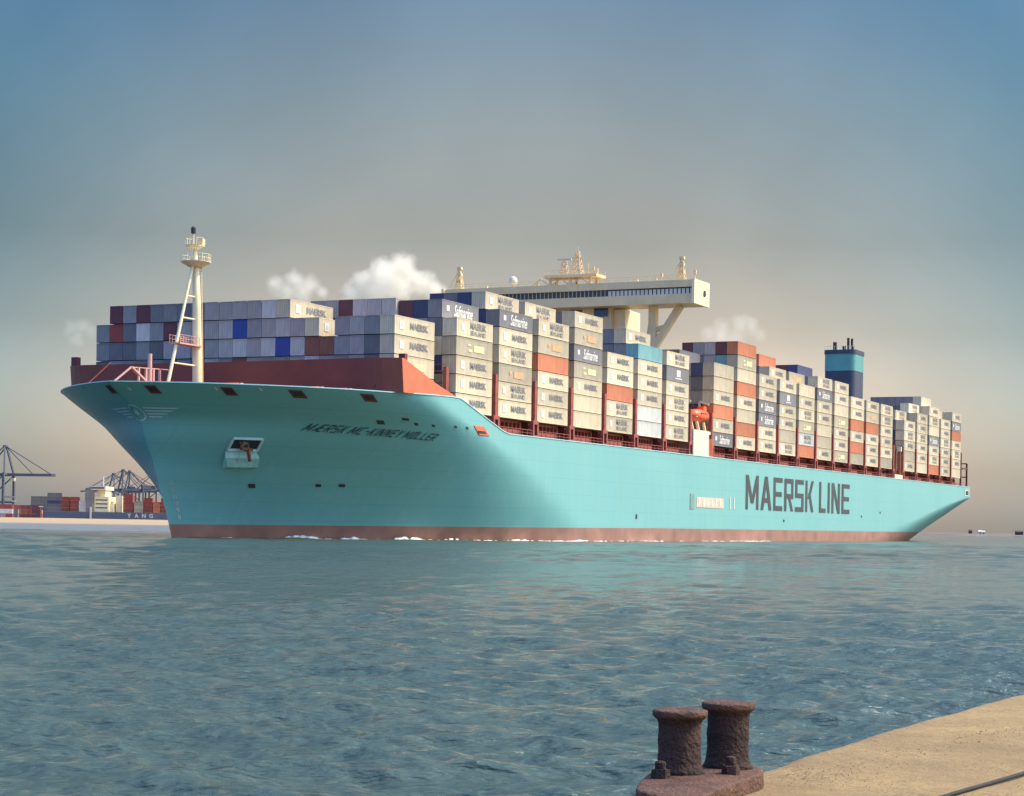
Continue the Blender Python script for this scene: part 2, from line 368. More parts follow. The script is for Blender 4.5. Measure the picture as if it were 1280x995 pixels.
def shell_patch(mb, side, lo, hi, nv):
    """one side of the shell between two height lines, stem to transom"""
    us = [i/70 for i in range(71)]
    us = [u**1.7 for u in us]
    Lpar = [60, 80, 110, 150, 200, 225, 240, 250, 260, 268, 275]+[275+77*i/30 for i in range(1, 31)]
    rows = []
    for j in range(nv+1):
        v = j/nv
        H = lo(-35)*(1-v)+hi(-46)*v
        ls = stem(H)
        for _ in range(6):
            H = lo(ls)*(1-v)+hi(ls)*v; ls = stem(H)
        row = []
        for u in us:
            L = ls+(50-ls)*u; h = lo(L)*(1-v)+hi(L)*v
            b = half(L, h) if u > 0 else 0.
            row.append((L, -side*b, h))
        for L in Lpar:
            h = lo(L)*(1-v)+hi(L)*v; row.append((L, -side*half(L, h), h))
        rows.append(row)
    n = len(rows[0])
    vs = [p for r in rows for p in r]
    fs = []
    for j in range(nv):
        for i in range(n-1):
            q = (j*n+i, j*n+i+1, (j+1)*n+i+1, (j+1)*n+i)
            fs.append(q if side > 0 else q[::-1])
    mb.add(vs, fs)
    return [r[-1] for r in rows]
mb = MB(); te = shell_patch(mb, 1, boot, top, 64); te2 = shell_patch(mb, -1, boot, top, 64)
mb.add(te+te2[::-1], [tuple(range(len(te)*2))])
hull = mb.build('hull', 'shell', ship, True)
mb = MB(); te = shell_patch(mb, 1, lambda L: -2.5, boot, 5); te2 = shell_patch(mb, -1, lambda L: -2.5, boot, 5)
mb.add(te+te2[::-1], [tuple(range(len(te)*2))])
mb.build('boot_topping', 'boot', ship, True)
# weather deck and the rim along the deck edge
mb = MB(); Ls = [-44+i*1.0 for i in range(62)]+[20+i*12 for i in range(28)]+[351.8]
rows = []
for L in Ls:
    z = top(L)-(1.1 if L < 10 else .25); b = max(half(L, z)-.15, .02)
    rows.append(((L, -b, z), (L, b, z)))
mb.add([p for r in rows for p in r], [(2*i, 2*i+1, 2*i+3, 2*i+2) for i in range(len(rows)-1)])
mb.build('deck', 'deck_red', ship)
M['rim'] = pmat('pale_blue_rim_paint', (.34, .56, .58), .5, .08, .4)
for side in (1, -1):
    pts = []; mb = MB()
    for L in [-45.9+.9*(i/14)**2 for i in range(14)]+[-45+i*.8 for i in range(82)]+[21+i*8 for i in range(42)]+[351.9]:
        z = top(L); pts.append((L, half(L, z-.05), z))
    for (l0, b0, z0), (l1, b1, z1) in zip(pts, pts[1:]):
        mb.bar((l0, -side*(b0-.02), z0+.03), (l1, -side*(b1-.02), z1+.03), .24, .14)
    mb.build('gunwale', 'rim', ship)
_arc = {}
def arc_table(H):
    H = round(H, 2)
    if H not in _arc:
        t = [(0., stem(H), 0.)]; s0 = stem(H); n = 900
        for i in range(1, n+1):
            L = s0+(i/n)**2*70; b = half(L, H); q = t[-1]; t.append((q[0]+math.hypot(L-q[1], b-q[2]), L, b))
        _arc[H] = np.array(t)
    return _arc[H]
def arc_of(L, H):
    t = arc_table(H); return float(np.interp(L, t[:, 1], t[:, 0]))
def arc_pt(a, H, off=0.):
    """point of the shell at girth a from the stem (port positive), standing off by off"""
    t = arc_table(H); sg = 1 if a >= 0 else -1; a = abs(a)
    f = lambda x: (float(np.interp(x, t[:, 0], t[:, 1])), float(np.interp(x, t[:, 0], t[:, 2])))
    L, b = f(a); L0, b0 = f(max(a-.25, 0)); L1, b1 = f(a+.25); tx, ty = L1-L0, b1-b0; k = math.hypot(tx, ty) or 1
    nx, ny = -ty/k, tx/k
    if a < .3: w_ = a/.3; nx, ny = nx*w_-(1-w_), ny*w_
    return Vector((L+nx*off, -sg*(b+ny*off), H))

def on_hull(vs, fs, L0, H0, off=.07, name='lettering', mat='black_letter', slope=0., parent=None):
    """flat artwork (u along the ship, v up) laid on the curved shell"""
    P = []
    for u, v in vs:
        L = L0+u; H = H0+v+slope*u; P.append((L, -(half(L, H)+off), H))
    return MB().add(P, fs).build(name, mat, parent or ship)
def subdivided(vs, fs, cuts_len=.5):
    bm = bmesh.new(); bv = [bm.verts.new((x, y, 0)) for x, y in vs]
    for f in fs:
        try: bm.faces.new([bv[i] for i in f])
        except ValueError: pass
    bmesh.ops.triangulate(bm, faces=bm.faces)
    for _ in range(3):
        ed = [e for e in bm.edges if e.calc_length() > cuts_len]
        if not ed: break
        bmesh.ops.subdivide_edges(bm, edges=ed, cuts=1)
        bmesh.ops.triangulate(bm, faces=[f for f in bm.faces if len(f.verts) > 3])
    out = [(v.co.x, v.co.y) for v in bm.verts]; bm.verts.index_update()
    of = [tuple(v.index for v in f.verts) for f in bm.faces]; bm.free()
    return out, of

def strokes(txt, ws, s_, t, gap):
    """block capitals built from straight bars: list of quads (x, y) with unit height"""
    out = []; x = 0.
    def H(x0, x1, y): out.append([(x+x0, y), (x+x1, y), (x+x1, y+t), (x+x0, y+t)])
    def V(x0, y0=0., y1=1.): out.append([(x+x0, y0), (x+x0+s_, y0), (x+x0+s_, y1), (x+x0, y1)])
    def D(xb, xt, y0=0., y1=1., k=1.15): out.append([(x+xb, y0), (x+xb+s_*k, y0), (x+xt+s_*k, y1), (x+xt, y1)])
    for ch in txt:
        w = ws.get(ch, ws['*']); m = .5-t/2; r = w-s_
        if ch == 'M': V(0); V(r); D(w/2-s_*.55, 0, .18); D(w/2-s_*.6, r-s_*.1, .18)
        elif ch == 'A': D(0, w/2-s_*.6); D(r-s_*.1, w/2-s_*.55); H(s_*.9, w-s_*.9, .22)
        elif ch == 'Æ': D(0, w*.42); V(w*.45); H(w*.25, w*.45, .22); H(w*.45+s_, w, 1-t); H(w*.45+s_, w*.95, m); H(w*.45+s_, w, 0)
        elif ch == 'E': V(0); H(s_, w, 1-t); H(s_, w*.92, m); H(s_, w, 0)
        elif ch == 'R': V(0); H(s_, w, 1-t); H(s_, w, m-.04); V(r, m+t-.04, 1-t); D(r-s_*.1, w*.42, 0, m-.04)
        elif ch == 'S': H(0, w, 1-t); H(0, w, m); H(0, w, 0); V(0, m+t, 1-t); V(r, t, m)
        elif ch == 'K': V(0); D(s_, r-s_*.1, .42, 1.); D(r-s_*.15, s_*1.3, 0, .6)
        elif ch == 'L': V(0); H(s_, w, 0)
        elif ch == 'I': V(0); w = s_
        elif ch == 'N': V(0); V(r); D(r-s_*.15, 0, 0, 1)
        elif ch == 'C': V(0); H(s_, w, 1-t); H(s_, w, 0)
        elif ch == 'Y': D(w/2-s_*.6, 0, .45, 1); D(w/2-s_*.55, r-s_*.1, .45, 1); V(w/2-s_/2, 0, .46)
        elif ch == 'Ø': V(0); V(r); H(s_, r, 1-t); H(s_, r, 0); D(-s_*.3, r+s_*.1, -.1, 1.1, .6)
        elif ch == '-': H(0, w*.6, m); w *= .6
        x += w+gap
        if ch == ' ': x -= gap+w*.45
    return out, x-gap
def shell_lettering(txt, L0, H0, width, height, name, mat, ws, s_, t, gap, shear=0., slope=0., off=.06):
    qs, W = strokes(txt, ws, s_, t, gap); k = width/W; mb = MB()
    for i, q in enumerate(qs):
        bl = []
        for n_ in range(5):   # split along the bar so that it follows the shell
            f = n_/4
            a = [q[0][d]+(q[1][d]-q[0][d])*f for d in (0, 1)]; b = [q[3][d]+(q[2][d]-q[3][d])*f for d in (0, 1)]; bl.append((a, b))
        vs = []
        for a, b in bl:
            for p in (a, b):
                L = L0+p[0]*k+shear*p[1]*height; H = H0+p[1]*height+slope*p[0]*k; vs.append((L, -(half(L, H)+off+.006*(i % 7)), H))
        mb.add(vs, [(2*j, 2*j+2, 2*j+3, 2*j+1) for j in range(4)])
    return mb.build(name, mat, ship)
shell_lettering('MÆRSK MC-KINNEY MØLLER', -23.9, 15.3, 20.3, 1.02, 'name_lettering', 'black_letter', {'*': .74, 'M': .98, 'Æ': 1.15}, .145, .135, .27, shear=.45, slope=-.027, off=.12)
for word, l_, w_ in (('MAERSK', 133.1, 49.6), ('LINE', 187.2, 26.5)):
    shell_lettering(word, l_, 6.75, w_, 7.3, 'company_lettering', 'line_letter', {'*': .8, 'M': 1.06, 'A': .92, 'L': .62, 'R': .82}, .20, .145, .17, off=.05)
# emblem on the bow: ring with a star between striped wings
def emblem():
    V, Fc = [], []
    def poly(p):
        a, b = subdivided(p, [tuple(range(len(p)))], .5); k = len(V); V.extend(a); Fc.extend(tuple(i+k for i in f) for f in b)
    n = 36
    for r0, r1 in ((1.03, 1.2),):
        for i in range(n):
            a0, a1 = 2*math.pi*i/n, 2*math.pi*(i+1)/n
            k = len(V); V.extend([(r0*math.cos(a0), r0*math.sin(a0)), (r1*math.cos(a0), r1*math.sin(a0)), (r1*math.cos(a1), r1*math.sin(a1)), (r0*math.cos(a1), r0*math.sin(a1))]); Fc.append((k, k+1, k+2, k+3))
    st = [((.62 if i % 2 == 0 else .27)*math.sin(math.pi*i/7), (.62 if i % 2 == 0 else .27)*math.cos(math.pi*i/7)) for i in range(14)]
    k = len(V); V.append((0, 0)); V.extend(st); Fc.extend((k, k+1+i, k+1+(i+1) % 14) for i in range(14))
    for q in range(4):
        y = .62-q*.42; ln = 5.6-q*1.15
        for sgn in (-1, 1):
            p = [(sgn*1.5, y), (sgn*1.5, y+.2), (sgn*(1.5+ln), y+.2), (sgn*(1.5+ln*.82), y)]
            poly(p if sgn > 0 else p[::-1])
    return V, Fc
V, Fc = emblem()
MB().add([arc_pt(u*.92, 17.05+v*.88, .10) for u, v in V], Fc).build('bow_emblem', 'emblem', ship)

def on_box(L0, L1, H0, H1, d, name, mat, parent=None, inset=0.):
    """a plate or frame standing a little proud of the shell, following its curve"""
    n = 6; mb = MB(); vs = []; bow = L0 < 15; Lc, hw = (L0+L1)/2, (L1-L0)/2
    for off in (d, -.4):
        for H in (H0, H1):
            a = (0. if Lc < -44 else arc_of(Lc, (H0+H1)/2)) if bow else 0
            if Lc < -44: a = Lc+44
            for i in range(n+1):
                L = L0+(L1-L0)*i/n; vs.append(arc_pt(a-hw+2*hw*i/n, H, off) if bow else (L, -(half(L, H)+off), H))
    k = n+1; fs = []
    for i in range(n):
        fs += [(i, i+1, k+i+1, k+i), (i, 2*k+i, 2*k+i+1, i+1), (k+i, k+i+1, 3*k+i+1, 3*k+i)]
    fs += [(0, k, 3*k, 2*k), (n, 2*k+n, 3*k+n, k+n)]
    return mb.add(vs, fs).build(name, mat, parent or ship)
# fairlead openings with red rims below the bulwark top
for L, w_ in ((-45.2, 1.3), (-42.1, 1.5), (-36.2, 1.6), (-29.5, 2.0), (-20.5, 2.1)):
    H = top(L)-.95
    fr = on_box(L-w_/2, L+w_/2, H-.48, H+.48, .12, 'fairlead', 'maroon_dark')
    on_box(L-w_*.32, L+w_*.32, H-.26, H+.26, .17, 'fairlead_opening', 'dark', fr)
for L, H in ((-43.6, 20.0), (-37.7, 20.3), (-33.8, 20.4)):
    on_box(L-.16, L+.16, H-.18, H+.18, .14, 'deck_light', 'white')
for L, H, w_, h_ in ((-23.6, 7.5, 1.0, .55), (-15.1, 7.8, .8, .4), (-11.8, 7.9, 1.0, .4), (-14.8, 16.9, 1.2, .5), (-11.5, 17.5, 1.2, .3), (-8.9, 16.95, .6, .35), (-5.5, 16.9, .5, .3), (-.5, 17.0, .4, .3), (2.6, 17.0, .4, .3), (71.2, 4.5, .6, .8), (225., 6.3, .7, .5), (243.3, 7.5, .6, .6), (160., 4.6, .8, .5)):
    on_box(L-w_/2, L+w_/2, H-h_/2, H+h_/2, .10, 'hull_opening', 'dark')
fr = on_box(5.6, 9.0, 16.15, 17.45, .12, 'shore_connection_hatch', 'red_bright'); on_box(6.1, 8.5, 16.4, 16.75, .17, 'hatch_opening', 'dark', fr)
# pilot door with its striped panel
fr = on_box(99.3, 101.6, 6.3, 9.3, .10, 'pilot_door', pmat('grey_green_door', (.16, .25, .22), .6, .1, 1))
pn = on_box(103, 119, 6.7, 8.7, .08, 'pilot_panel', pmat('pink_white_panel_paint', (.62, .42, .34), .6, .2, .8))
for i in range(6): on_box(104+i*2.5, 105+i*2.5, 6.95, 8.45, .13, 'panel_stripe', 'white', pn)
on_box(123, 123.5, 6.6, 9.2, .08, 'draught_mark', 'white'); on_box(125.4, 125.9, 6.6, 9.2, .08, 'draught_mark', 'white')
fr = on_box(344.5, 349.5, 14.1, 15.9, .10, 'stern_fairlead', 'white'); on_box(345.4, 349.0, 14.4, 15.6, .16, 'stern_fairlead_opening', 'dark', fr)

# anchor pocket: a raised frame round a dark recess, a bright ledge below it, the anchor in it
fl = MB(); PK = [(-30.3, 13.95), (-27.2, 13.97), (-26.6, 12.42), (-29.8, 12.4)]
def shell_pt(L, H, off): return Vector((L, -(half(L, H)+off), H))
ring = []
for (a, b) in zip(PK, PK[1:]+PK[:1]):
    fl.bar(shell_pt(*a, .15), shell_pt(*b, .15), .35, .35)
pk = fl.build('anchor_pocket', pmat('pocket_frame_paint', (.36, .50, .50), .5, .1, .6), ship)
MB().add([shell_pt(L, H, .08) for L, H in PK], [(0, 1, 2, 3)]).build('recess', 'dark', pk)
mb = MB()
mb.add([shell_pt(-29.9, 12.25, .1), shell_pt(-26.6, 12.3, .1), shell_pt(-26.0, 11.3, 1.0), shell_pt(-29.7, 11.25, 1.0), shell_pt(-28.6, 10.0, .9), shell_pt(-25.2, 10.05, .9), shell_pt(-28.5, 9.8, 0.), shell_pt(-25.1, 9.85, 0.)],
       [(0, 1, 2, 3), (3, 2, 5, 4), (4, 5, 7, 6), (0, 3, 4, 6), (1, 7, 5, 2)])
mb.build('bolster', pmat('pale_bolster_paint', (.30, .56, .55), .5, .12, .5, streak=.5), pk)
mb = MB(); c0 = shell_pt(-28.2, 12.5, .7)
mb.bar(c0+Vector((0, 0, 1.1)), c0+Vector((.3, -.4, -1.7)), .38); mb.bar(c0+Vector((-1.15, .1, .1)), c0+Vector((1.1, -.2, -.0)), .5, .35)
mb.bar(c0+Vector((-1.15, .1, .1)), c0+Vector((-.8, .1, 1.0)), .35); mb.bar(c0+Vector((1.1, -.2, 0)), c0+Vector((.9, -.1, 1.0)), .35)
mb.build('anchor', 'anchor', ship)
# draught figures at the stem and stern
for i in range(6):
    vs, fs = text_mesh(str(8+i), 1., fit=(.45, .6)); MB().add([arc_pt(1.6+u, 2.6+i*.95+v, .08) for u, v in vs], fs).build('draught_figure', 'white', ship)

# breakwater across the forecastle
def plan(P):  # plan line: straight across, rounded into the flanks
    return -18.2+max(0, abs(P)-24.5)**2*.07
mb = MB(); n = 44; front = []
for i in range(n+1):
    P = -29.+58.*i/n; z = 25.75+.1*(abs(P)/29); front.append((plan(P), -P, z))
vs = [];
for (l, y, z) in front: vs += [(l, y, 19.9 if abs(y) < 27.2 else 20.97), (l-.55, y, z)]
for (l, y, z) in front: vs += [(l+.35, y, 19.9 if abs(y) < 27.2 else 20.97), (l-.2, y, z)]
k = 2*(n+1); fs = []
for i in range(n):
    fs += [(2*i, 2*i+2, 2*i+3, 2*i+1), (k+2*i+1, k+2*i+3, k+2*i+2, k+2*i), (2*i+1, 2*i+3, k+2*i+3, k+2*i+1)]
mb.add(vs, fs); bw = mb.build('breakwater', 'deck_red', ship, False)
for s in (1, -1):
    mb = MB(); y0, y1 = -s*29.0, -s*28.8
    pts = [(plan(29)-.55, 25.85), (plan(29)+.0, 25.85), (-12.5, 24.6), (-7, 23.0), (-.9, 21.6), (-.9, 21.33), (-2.6, 21.33), (plan(29)+.05, 21.0)]
    n2 = len(pts)
    mb.add([(l, y0, z) for l, z in pts]+[(l, y1, z) for l, z in pts], [tuple(range(n2)), tuple(range(n2, 2*n2))]+[(i, (i+1) % n2, n2+(i+1) % n2, n2+i) for i in range(n2)])
    mb.build('flank_plate', 'red_bright', bw)  # brighter red than the front wall: sunlight put into its colour
for P in (6.5, 9.2, 11.8, 14.4, 17.2, 20., 22.6, 25.0):
    MB().box(plan(P)-.16, plan(P)+.1, -P-.35, -P+.35, 21.65, 22.35).build('freeing_port', 'dark', bw)
for P in range(-26, 27, 4):
    MB().add([(plan(P)+.2, -P-.1, 20), (plan(P)+2.6, -P-.1, 20), (plan(P)+.2, -P-.1, 25), (plan(P)+.2, -P+.1, 20), (plan(P)+2.6, -P+.1, 20), (plan(P)+.2, -P+.1, 25)],
             [(0, 1, 2), (3, 5, 4), (0, 3, 4, 1), (1, 4, 5, 2), (2, 5, 3, 0)]).build('bracket', 'deck_red', bw)
MB().box(-17.5, -16.6, 27.6, 28.7, 25.8, 27.2).build('ventilator', 'maroon_dark', bw)
MB().box(-15.8, -15.0, -28.6, -27.6, 25.2, 26.6).build('ventilator', 'maroon_dark', bw)

# foremast with its forward ladder leg
def spar(rings, n=16):
    """tapered pole through a list of (x, y, z, radius)"""
    mb = MB(); vs = [(x+r*math.cos(2*math.pi*i/n), y+r*math.sin(2*math.pi*i/n), z) for x, y, z, r in rings for i in range(n)]
    fs = [(j*n+i, j*n+(i+1) % n, (j+1)*n+(i+1) % n, (j+1)*n+i) for j in range(len(rings)-1) for i in range(n)]
    return mb.add(vs, fs)
fm = spar([(-25.2, 0, 19.4, .74), (-25.5, 0, 27, .70), (-25.8, 0, 33, .60), (-26.2, 0, 39.2, .46), (-26.25, 0, 39.4, .30), (-26.4, 0, 41.6, .26)]).build('foremast', 'cream_light', ship, True)
mb = MB(); mb.tube((-33.2, 0, 19.4), (-27.0, 0, 38.7), .26, .2, 10); mb.build('raking_leg', 'cream_light', fm)
for z in (20.5, 24.6, 31.2, 34.4):
    t = (z-19.4)/20.2; mb = MB(); mb.tube((-33.2+6.2*t, 0, z), (-25.5, 0, z), .13, n=8); mb.build('strut', 'cream_light' if z > 21 else 'pink', fm)
mb = MB(); mb.box(-31.0, -25.6, -.9, .9, 27.3, 27.5)
for x in [-31+i*.68 for i in range(8)]:
    for y in (-.9, .9): mb.bar((x, y, 27.5), (x, y, 28.6), .06)
for y in (-.9, .9):
    for z in (28.05, 28.6): mb.bar((-31, y, z), (-26.2, y, z), .06)
mb.build('platform', 'pink', fm)
mb = MB(); mb.lathe([(1.0, 38.7), (2.15, 39.35), (2.2, 39.5)], 14, (-26.2, 0, 0))
for i in range(12):
    a = 2*math.pi*i/12; mb.bar((-26.2+2.1*math.cos(a), 2.1*math.sin(a), 39.5), (-26.2+2.1*math.cos(a), 2.1*math.sin(a), 40.5), .06)
    b_ = 2*math.pi*(i+1)/12
    for z in (40., 40.5): mb.bar((-26.2+2.1*math.cos(a), 2.1*math.sin(a), z), (-26.2+2.1*math.cos(b_), 2.1*math.sin(b_), z), .05)
mb.build('crosstree', 'cream_light', fm)
mb = MB(); mb.lathe([(.5, 41.2), (1.35, 41.6), (1.4, 41.75)], 12, (-26.5, 0, 0))
for i in range(8):
    a = 2*math.pi*i/8; b_ = 2*math.pi*(i+1)/8; mb.bar((-26.5+1.3*math.cos(a), 1.3*math.sin(a), 41.7), (-26.5+1.3*math.cos(a), 1.3*math.sin(a), 42.8), .06)
    mb.bar((-26.5+1.3*math.cos(a), 1.3*math.sin(a), 42.8), (-26.5+1.3*math.cos(b_), 1.3*math.sin(b_), 42.8), .05)
mb.build('lantern_gallery', 'cream_light', fm)
mb = MB(); mb.tube((-26.9, 0, 41.7), (-26.9, 0, 44.0), .14, .12, 8); mb.box(-26.3, -25.7, -1.2, -.5, 41.8, 42.7); mb.build('masthead_pole', 'cream', fm)
mb = MB(); mb.lathe([(.28, 43.4), (.36, 43.5), (.36, 44.2), (.2, 44.4)], 10, (-26.9, 0, 0)); mb.build('masthead_lamp', 'dark', fm)
mb = MB()
for z in [21+i*.42 for i in range(45)]: mb.bar((-24.35-.05*(z-21), -.35, z), (-24.35-.05*(z-21), .35, z), .07)
for y in (-.35, .35): mb.bar((-24.35, y, 20.5), (-25.3, y, 39.5), .09)
mb.build('ladder', 'cream', fm)
# mooring deck gear seen over the bulwark
mb = MB(); mb.bar((-43, 3, 20), (-39.0, 1.5, 23.4), .22); mb.bar((-39.0, 1.5, 23.4), (-33.6, 1.5, 20.6), .5, .25); mb.bar((-39.0, 1.5, 23.4), (-30.4, 1.5, 23.7), .12)
for x in (-37.3, -35.6, -33.9, -32.4): mb.bar((x, 1.5, 20), (x, 1.5, 23.5), .28)
mb.build('accommodation_ladder', 'pink', ship)
mb = MB(); mb.tube((-34.6, 1.6, 19.2), (-34.6, 1.6, 25.6), .34, .3, 10); mb.build('deck_post', 'pink', ship)
mb = MB(); mb.bar((-41, 8, 20.5), (-35, 8, 24.5), .1); mb.build('stay_wire', 'deck_red', ship)
for L, P in ((-33.2, 11.), (-24.4, 18.5), (-20.8, 21.0)):
    mb = MB(); mb.tube((L, -P-1.2, 20.7), (L, -P+1.2, 20.7), .75, n=12); mb.box(L-.9, L+.9, -P-1.6, -P-1.25, 19.6, 21.2); mb.box(L-.9, L+.9, -P+1.25, -P+1.6, 19.6, 21.2)
    wch = mb.build('mooring_winch', 'red_bright', ship); MB().tube((L, -P-1.9, 20.9), (L, -P-1.62, 20.9), .5, n=10).build('warping_end', 'white', wch)

# hatch coamings and deck edge fittings below each bay
lmat = M['coaming']
def coaming(l0, l1, b):
    mb = MB(); mb.box(l0, l1, -b, b, DECK-.2, HB-.12)
    x = l0+.3
    while x < l1-.2:
        mb.box(x, x+.14, -b-.45, -b-.01, DECK-.2, HB-.5); x += 1.45
    x0 = max(l0-.6, 12.5); mb.bar((x0, -b-1.9, DECK+1.1), (l1+.6, -b-1.9, DECK+1.1), .09); mb.bar((x0, -b-1.9, DECK+.6), (l1+.6, -b-1.9, DECK+.6), .07)
    for i in range(8):
        x = x0+(l1-x0)*i/7; mb.bar((x, -b-1.9, DECK-.2), (x, -b-1.9, DECK+1.1), .09)
    mb.box(l0+1.5, l1-3, -b-1.0, -b-.5, DECK+.2, DECK+1.0)
    return mb.build('hatch_coaming', 'coaming', ship)
for n_ in range(2, 24): coaming(bayL(n_)+.1, bayL(n_)+12.1, 27.0)
# lashing bridges in the gaps between the bays: one mesh, copied
mb = MB()
for s in (1, -1):
    y = s*28.7
    mb.box(-.42, .42, y-.28, y+.28, HB+.1, 25.9); mb.box(-1.05, -.55, y-.35, y+.35, DECK-.1, HB+.1); mb.box(.55, 1.05, y-.35, y+.35, DECK-.1, HB+.1)
    mb.box(-.55, .55, y-.34, y+.34, HB-.5, HB+.098); mb.box(-.55, .55, y-.34, y+.34, DECK-.1, DECK+.35)
for i in range(-10, 11): mb.box(-.16, .16, i*2.5-.12, i*2.5+.12, DECK-.1, 25.4)
for z in (19.6, 22.4, 25.2): mb.box(-.5, .5, -28.4, 28.4, z, z+.14); mb.bar((-.48, -28.4, z+1.1), (-.48, 28.4, z+1.1), .06); mb.bar((.48, -28.4, z+1.1), (.48, 28.4, z+1.1), .06)
lb = mb.build('lashing_bridge', 'coaming', ship); first = True
gaps = [bayL(n_)+13.4 for n_ in range(2, 8)]+[bayL(8)+13.2, bayL(9)-1.2]+[bayL(n_)+13.4 for n_ in range(9, 18)]+[bayL(18)+13.2, bayL(19)-1.2]+[bayL(n_)+13.4 for n_ in range(19, 23)]+[bayL(2)-1.15]
for g in gaps:
    o = lb if first else lb.copy()
    if not first: COL.objects.link(o)
    o.location = (g, 0, 0); first = False
    if g < 0: o.scale = (1, .962, 1)
# frame behind the last bay
mb = MB(); l = bayL(23)+13.2
for y in (-28.6, -22, -12, 0, 12, 22, 28.6): mb.bar((l, y, DECK), (l, y, 27.2), .5); mb.bar((352-1, y, DECK), (352-1, y, 24.2), .5); mb.bar((l, y, 22.6), (351, y, 22.6), .35)
for x, z in ((l, 27.2), (l, 22.6), (351, 22.6), (351, 20), (351, 24.2)): mb.bar((x, -28.6, z), (x, 28.6, z), .35)
for z in (17.6, 18.2): mb.bar((l, -29.0, z), (351.5, -29.0, z), .08)
mb.build('stern_frame', 'maroon_dark', ship)

# deckhouse, bridge and wings
mb = MB(); mb.box(101.2, 111.5, -11.6, 11.6, DECK, 47.6); dh = mb.build('deckhouse', 'cream', ship)
MB().box(102.4, 110.5, -14., -11.62, DECK, 46.1).build('stair_tower', 'cream_light', dh)
MB().box(102.4, 110.5, 11.62, 14., DECK, 46.1).build('stair_tower', 'cream_light', dh)
MB().box(101.08, 101.18, -11.5, -11.1, DECK, 46.1).build('lit_corner_strip', 'white', dh)  # white strip puts the sunlit edge of the corner into the colour
for P0, P1, z0, z1 in ((7.8, 10.8, 44.6, 46.4), (-10.8, -7.8, 44.6, 46.4), (8.6, 10.2, 40.0, 41.4), (2.6, 5.2, 44.9, 46.1), (-5.2, -2.6, 44.9, 46.1)):
    f_ = MB().box(101.1, 101.22, -P1-.12, -P0+.12, z0-.12, z1+.12).build('window_frame', 'cream', dh); MB().box(101.04, 101.12, -P1, -P0, z0, z1).build('window_pane', 'glass', f_)
mb = MB(); mb.box(97.4, 105.2, -30, 24, 46.3, 48.15); br = mb.build('bridge_deck', 'cream', ship)
MB().box(98.1, 104.6, -29.6, 23.6, 48.15, 49.45).build('bridge_window_band', 'glass', br)
mb = MB(); mb.box(97.3, 105.3, -30.05, 24.05, 49.45, 50.85); mb.build('bridge_roof', 'cream', br)
for s in (1, -1):
    mb = MB()
    for i in range(21 if s < 0 else 13):
        y = s*(12.6+i*.86); mb.box(97.6, 97.75, y-.31, y+.31, 48.16, 49.2)
    mb.build('balustrade', 'white', br)
mb = MB()
for i in range(-13, 14):
    mb.box(97.9, 98.08, i*.88-.06, i*.88+.06, 48.15, 49.45)
mb.build('window_mullions', 'cream', br)
for s in (1, -1):
    E_ = 24 if s > 0 else 30
    e = MB().box(96.9, 105.6, *sorted((s*E_+s*.06, s*E_+s*.6)), 46.2, 50.95).build('wing_end', 'cream_light', br)
    MB().tube((102.6, s*(E_+.5), 48.6), (102.6, s*(E_+.75), 48.6), .62, n=14).build('wing_port', 'dark', e)
    mb = MB(); mb.bar((101, s*20.6, DECK+5), (101, s*20.6, 46.3), 1.5, 1.6); mb.bar((101, s*18.5, 30), (101, s*20.4, 46.3), .7)
    mb.bar((101, s*19.0, 35.4), (101, s*(E_-3.7), 46.3), 1.3, 1.3); mb.bar((101, s*20.6, 41.6), (101, s*23.4, 42.2), .9)
    mb.build('wing_strut', 'cream', br)
mb = MB()
for P in range(-23, 30, 2):
    for x in (97.6, 105): mb.bar((x, -P, 50.85), (x, -P, 51.75), .06)
for x in (97.6, 105):
    for z in (51.3, 51.75): mb.bar((x, -29, z), (x, 23, z), .05)
mb.build('roof_rail', 'cream', br)
# radar mast on the roof
def lattice(mb, x, y, z0, z1, w0, w1, n=5):
    c = [((-1, -1), (1, -1), (1, 1), (-1, 1))][0]
    def pt(k, t): ww = (w0+(w1-w0)*t)/2; return (x+c[k][0]*ww, y+c[k][1]*ww, z0+(z1-z0)*t)
    for k in range(4):
        mb.bar(pt(k, 0), pt(k, 1), .14)
        for i in range(n): mb.bar(pt(k, i/n), pt((k+1) % 4, (i+1)/n), .09); mb.bar(pt(k, i/n), pt((k+1) % 4, i/n), .09)
mb = MB()
for y in (-7.4, -3., 1.4):
    for x in (100, 103.2): mb.bar((x, y, 50.85), (x, y, 52.6), .5)
    mb.bar((100, y, 50.9), (100, y+2.2, 52.5), .22); mb.bar((100, y+4.4, 50.9), (100, y+2.2, 52.5), .22)
mb.box(99.2, 104, -9.0, 2.6, 52.55, 53.1)
for i in range(14):
    for x in (99.3, 103.9): mb.bar((x, -8.9+i*.87, 53.1), (x, -8.9+i*.87, 54), .06)
for x in (99.3, 103.9): mb.bar((x, -8.9, 54), (x, 2.5, 54), .06)
rm = mb.build('radar_mast', 'cream', ship)
mb = MB(); lattice(mb, 101.2, -1.1, 53.1, 56.2, 1.6, .6, 3); mb.build('scanner_pedestal', 'cream', rm)
mb = MB(); mb.box(101., 101.4, -2.6, .4, 56.25, 56.6); mb.build('radar_scanner', 'white', rm)
mb = MB(); lattice(mb, 101.2, -4., 53.1, 58.0, 2.0, .5, 5); mb.bar((101.2, -5.2, 56.6), (101.2, -2.8, 56.6), .2); mb.tube((101.2, -4, 58), (101.2, -4, 58.8), .08, n=6); mb.build('aerial_mast', 'cream', rm)
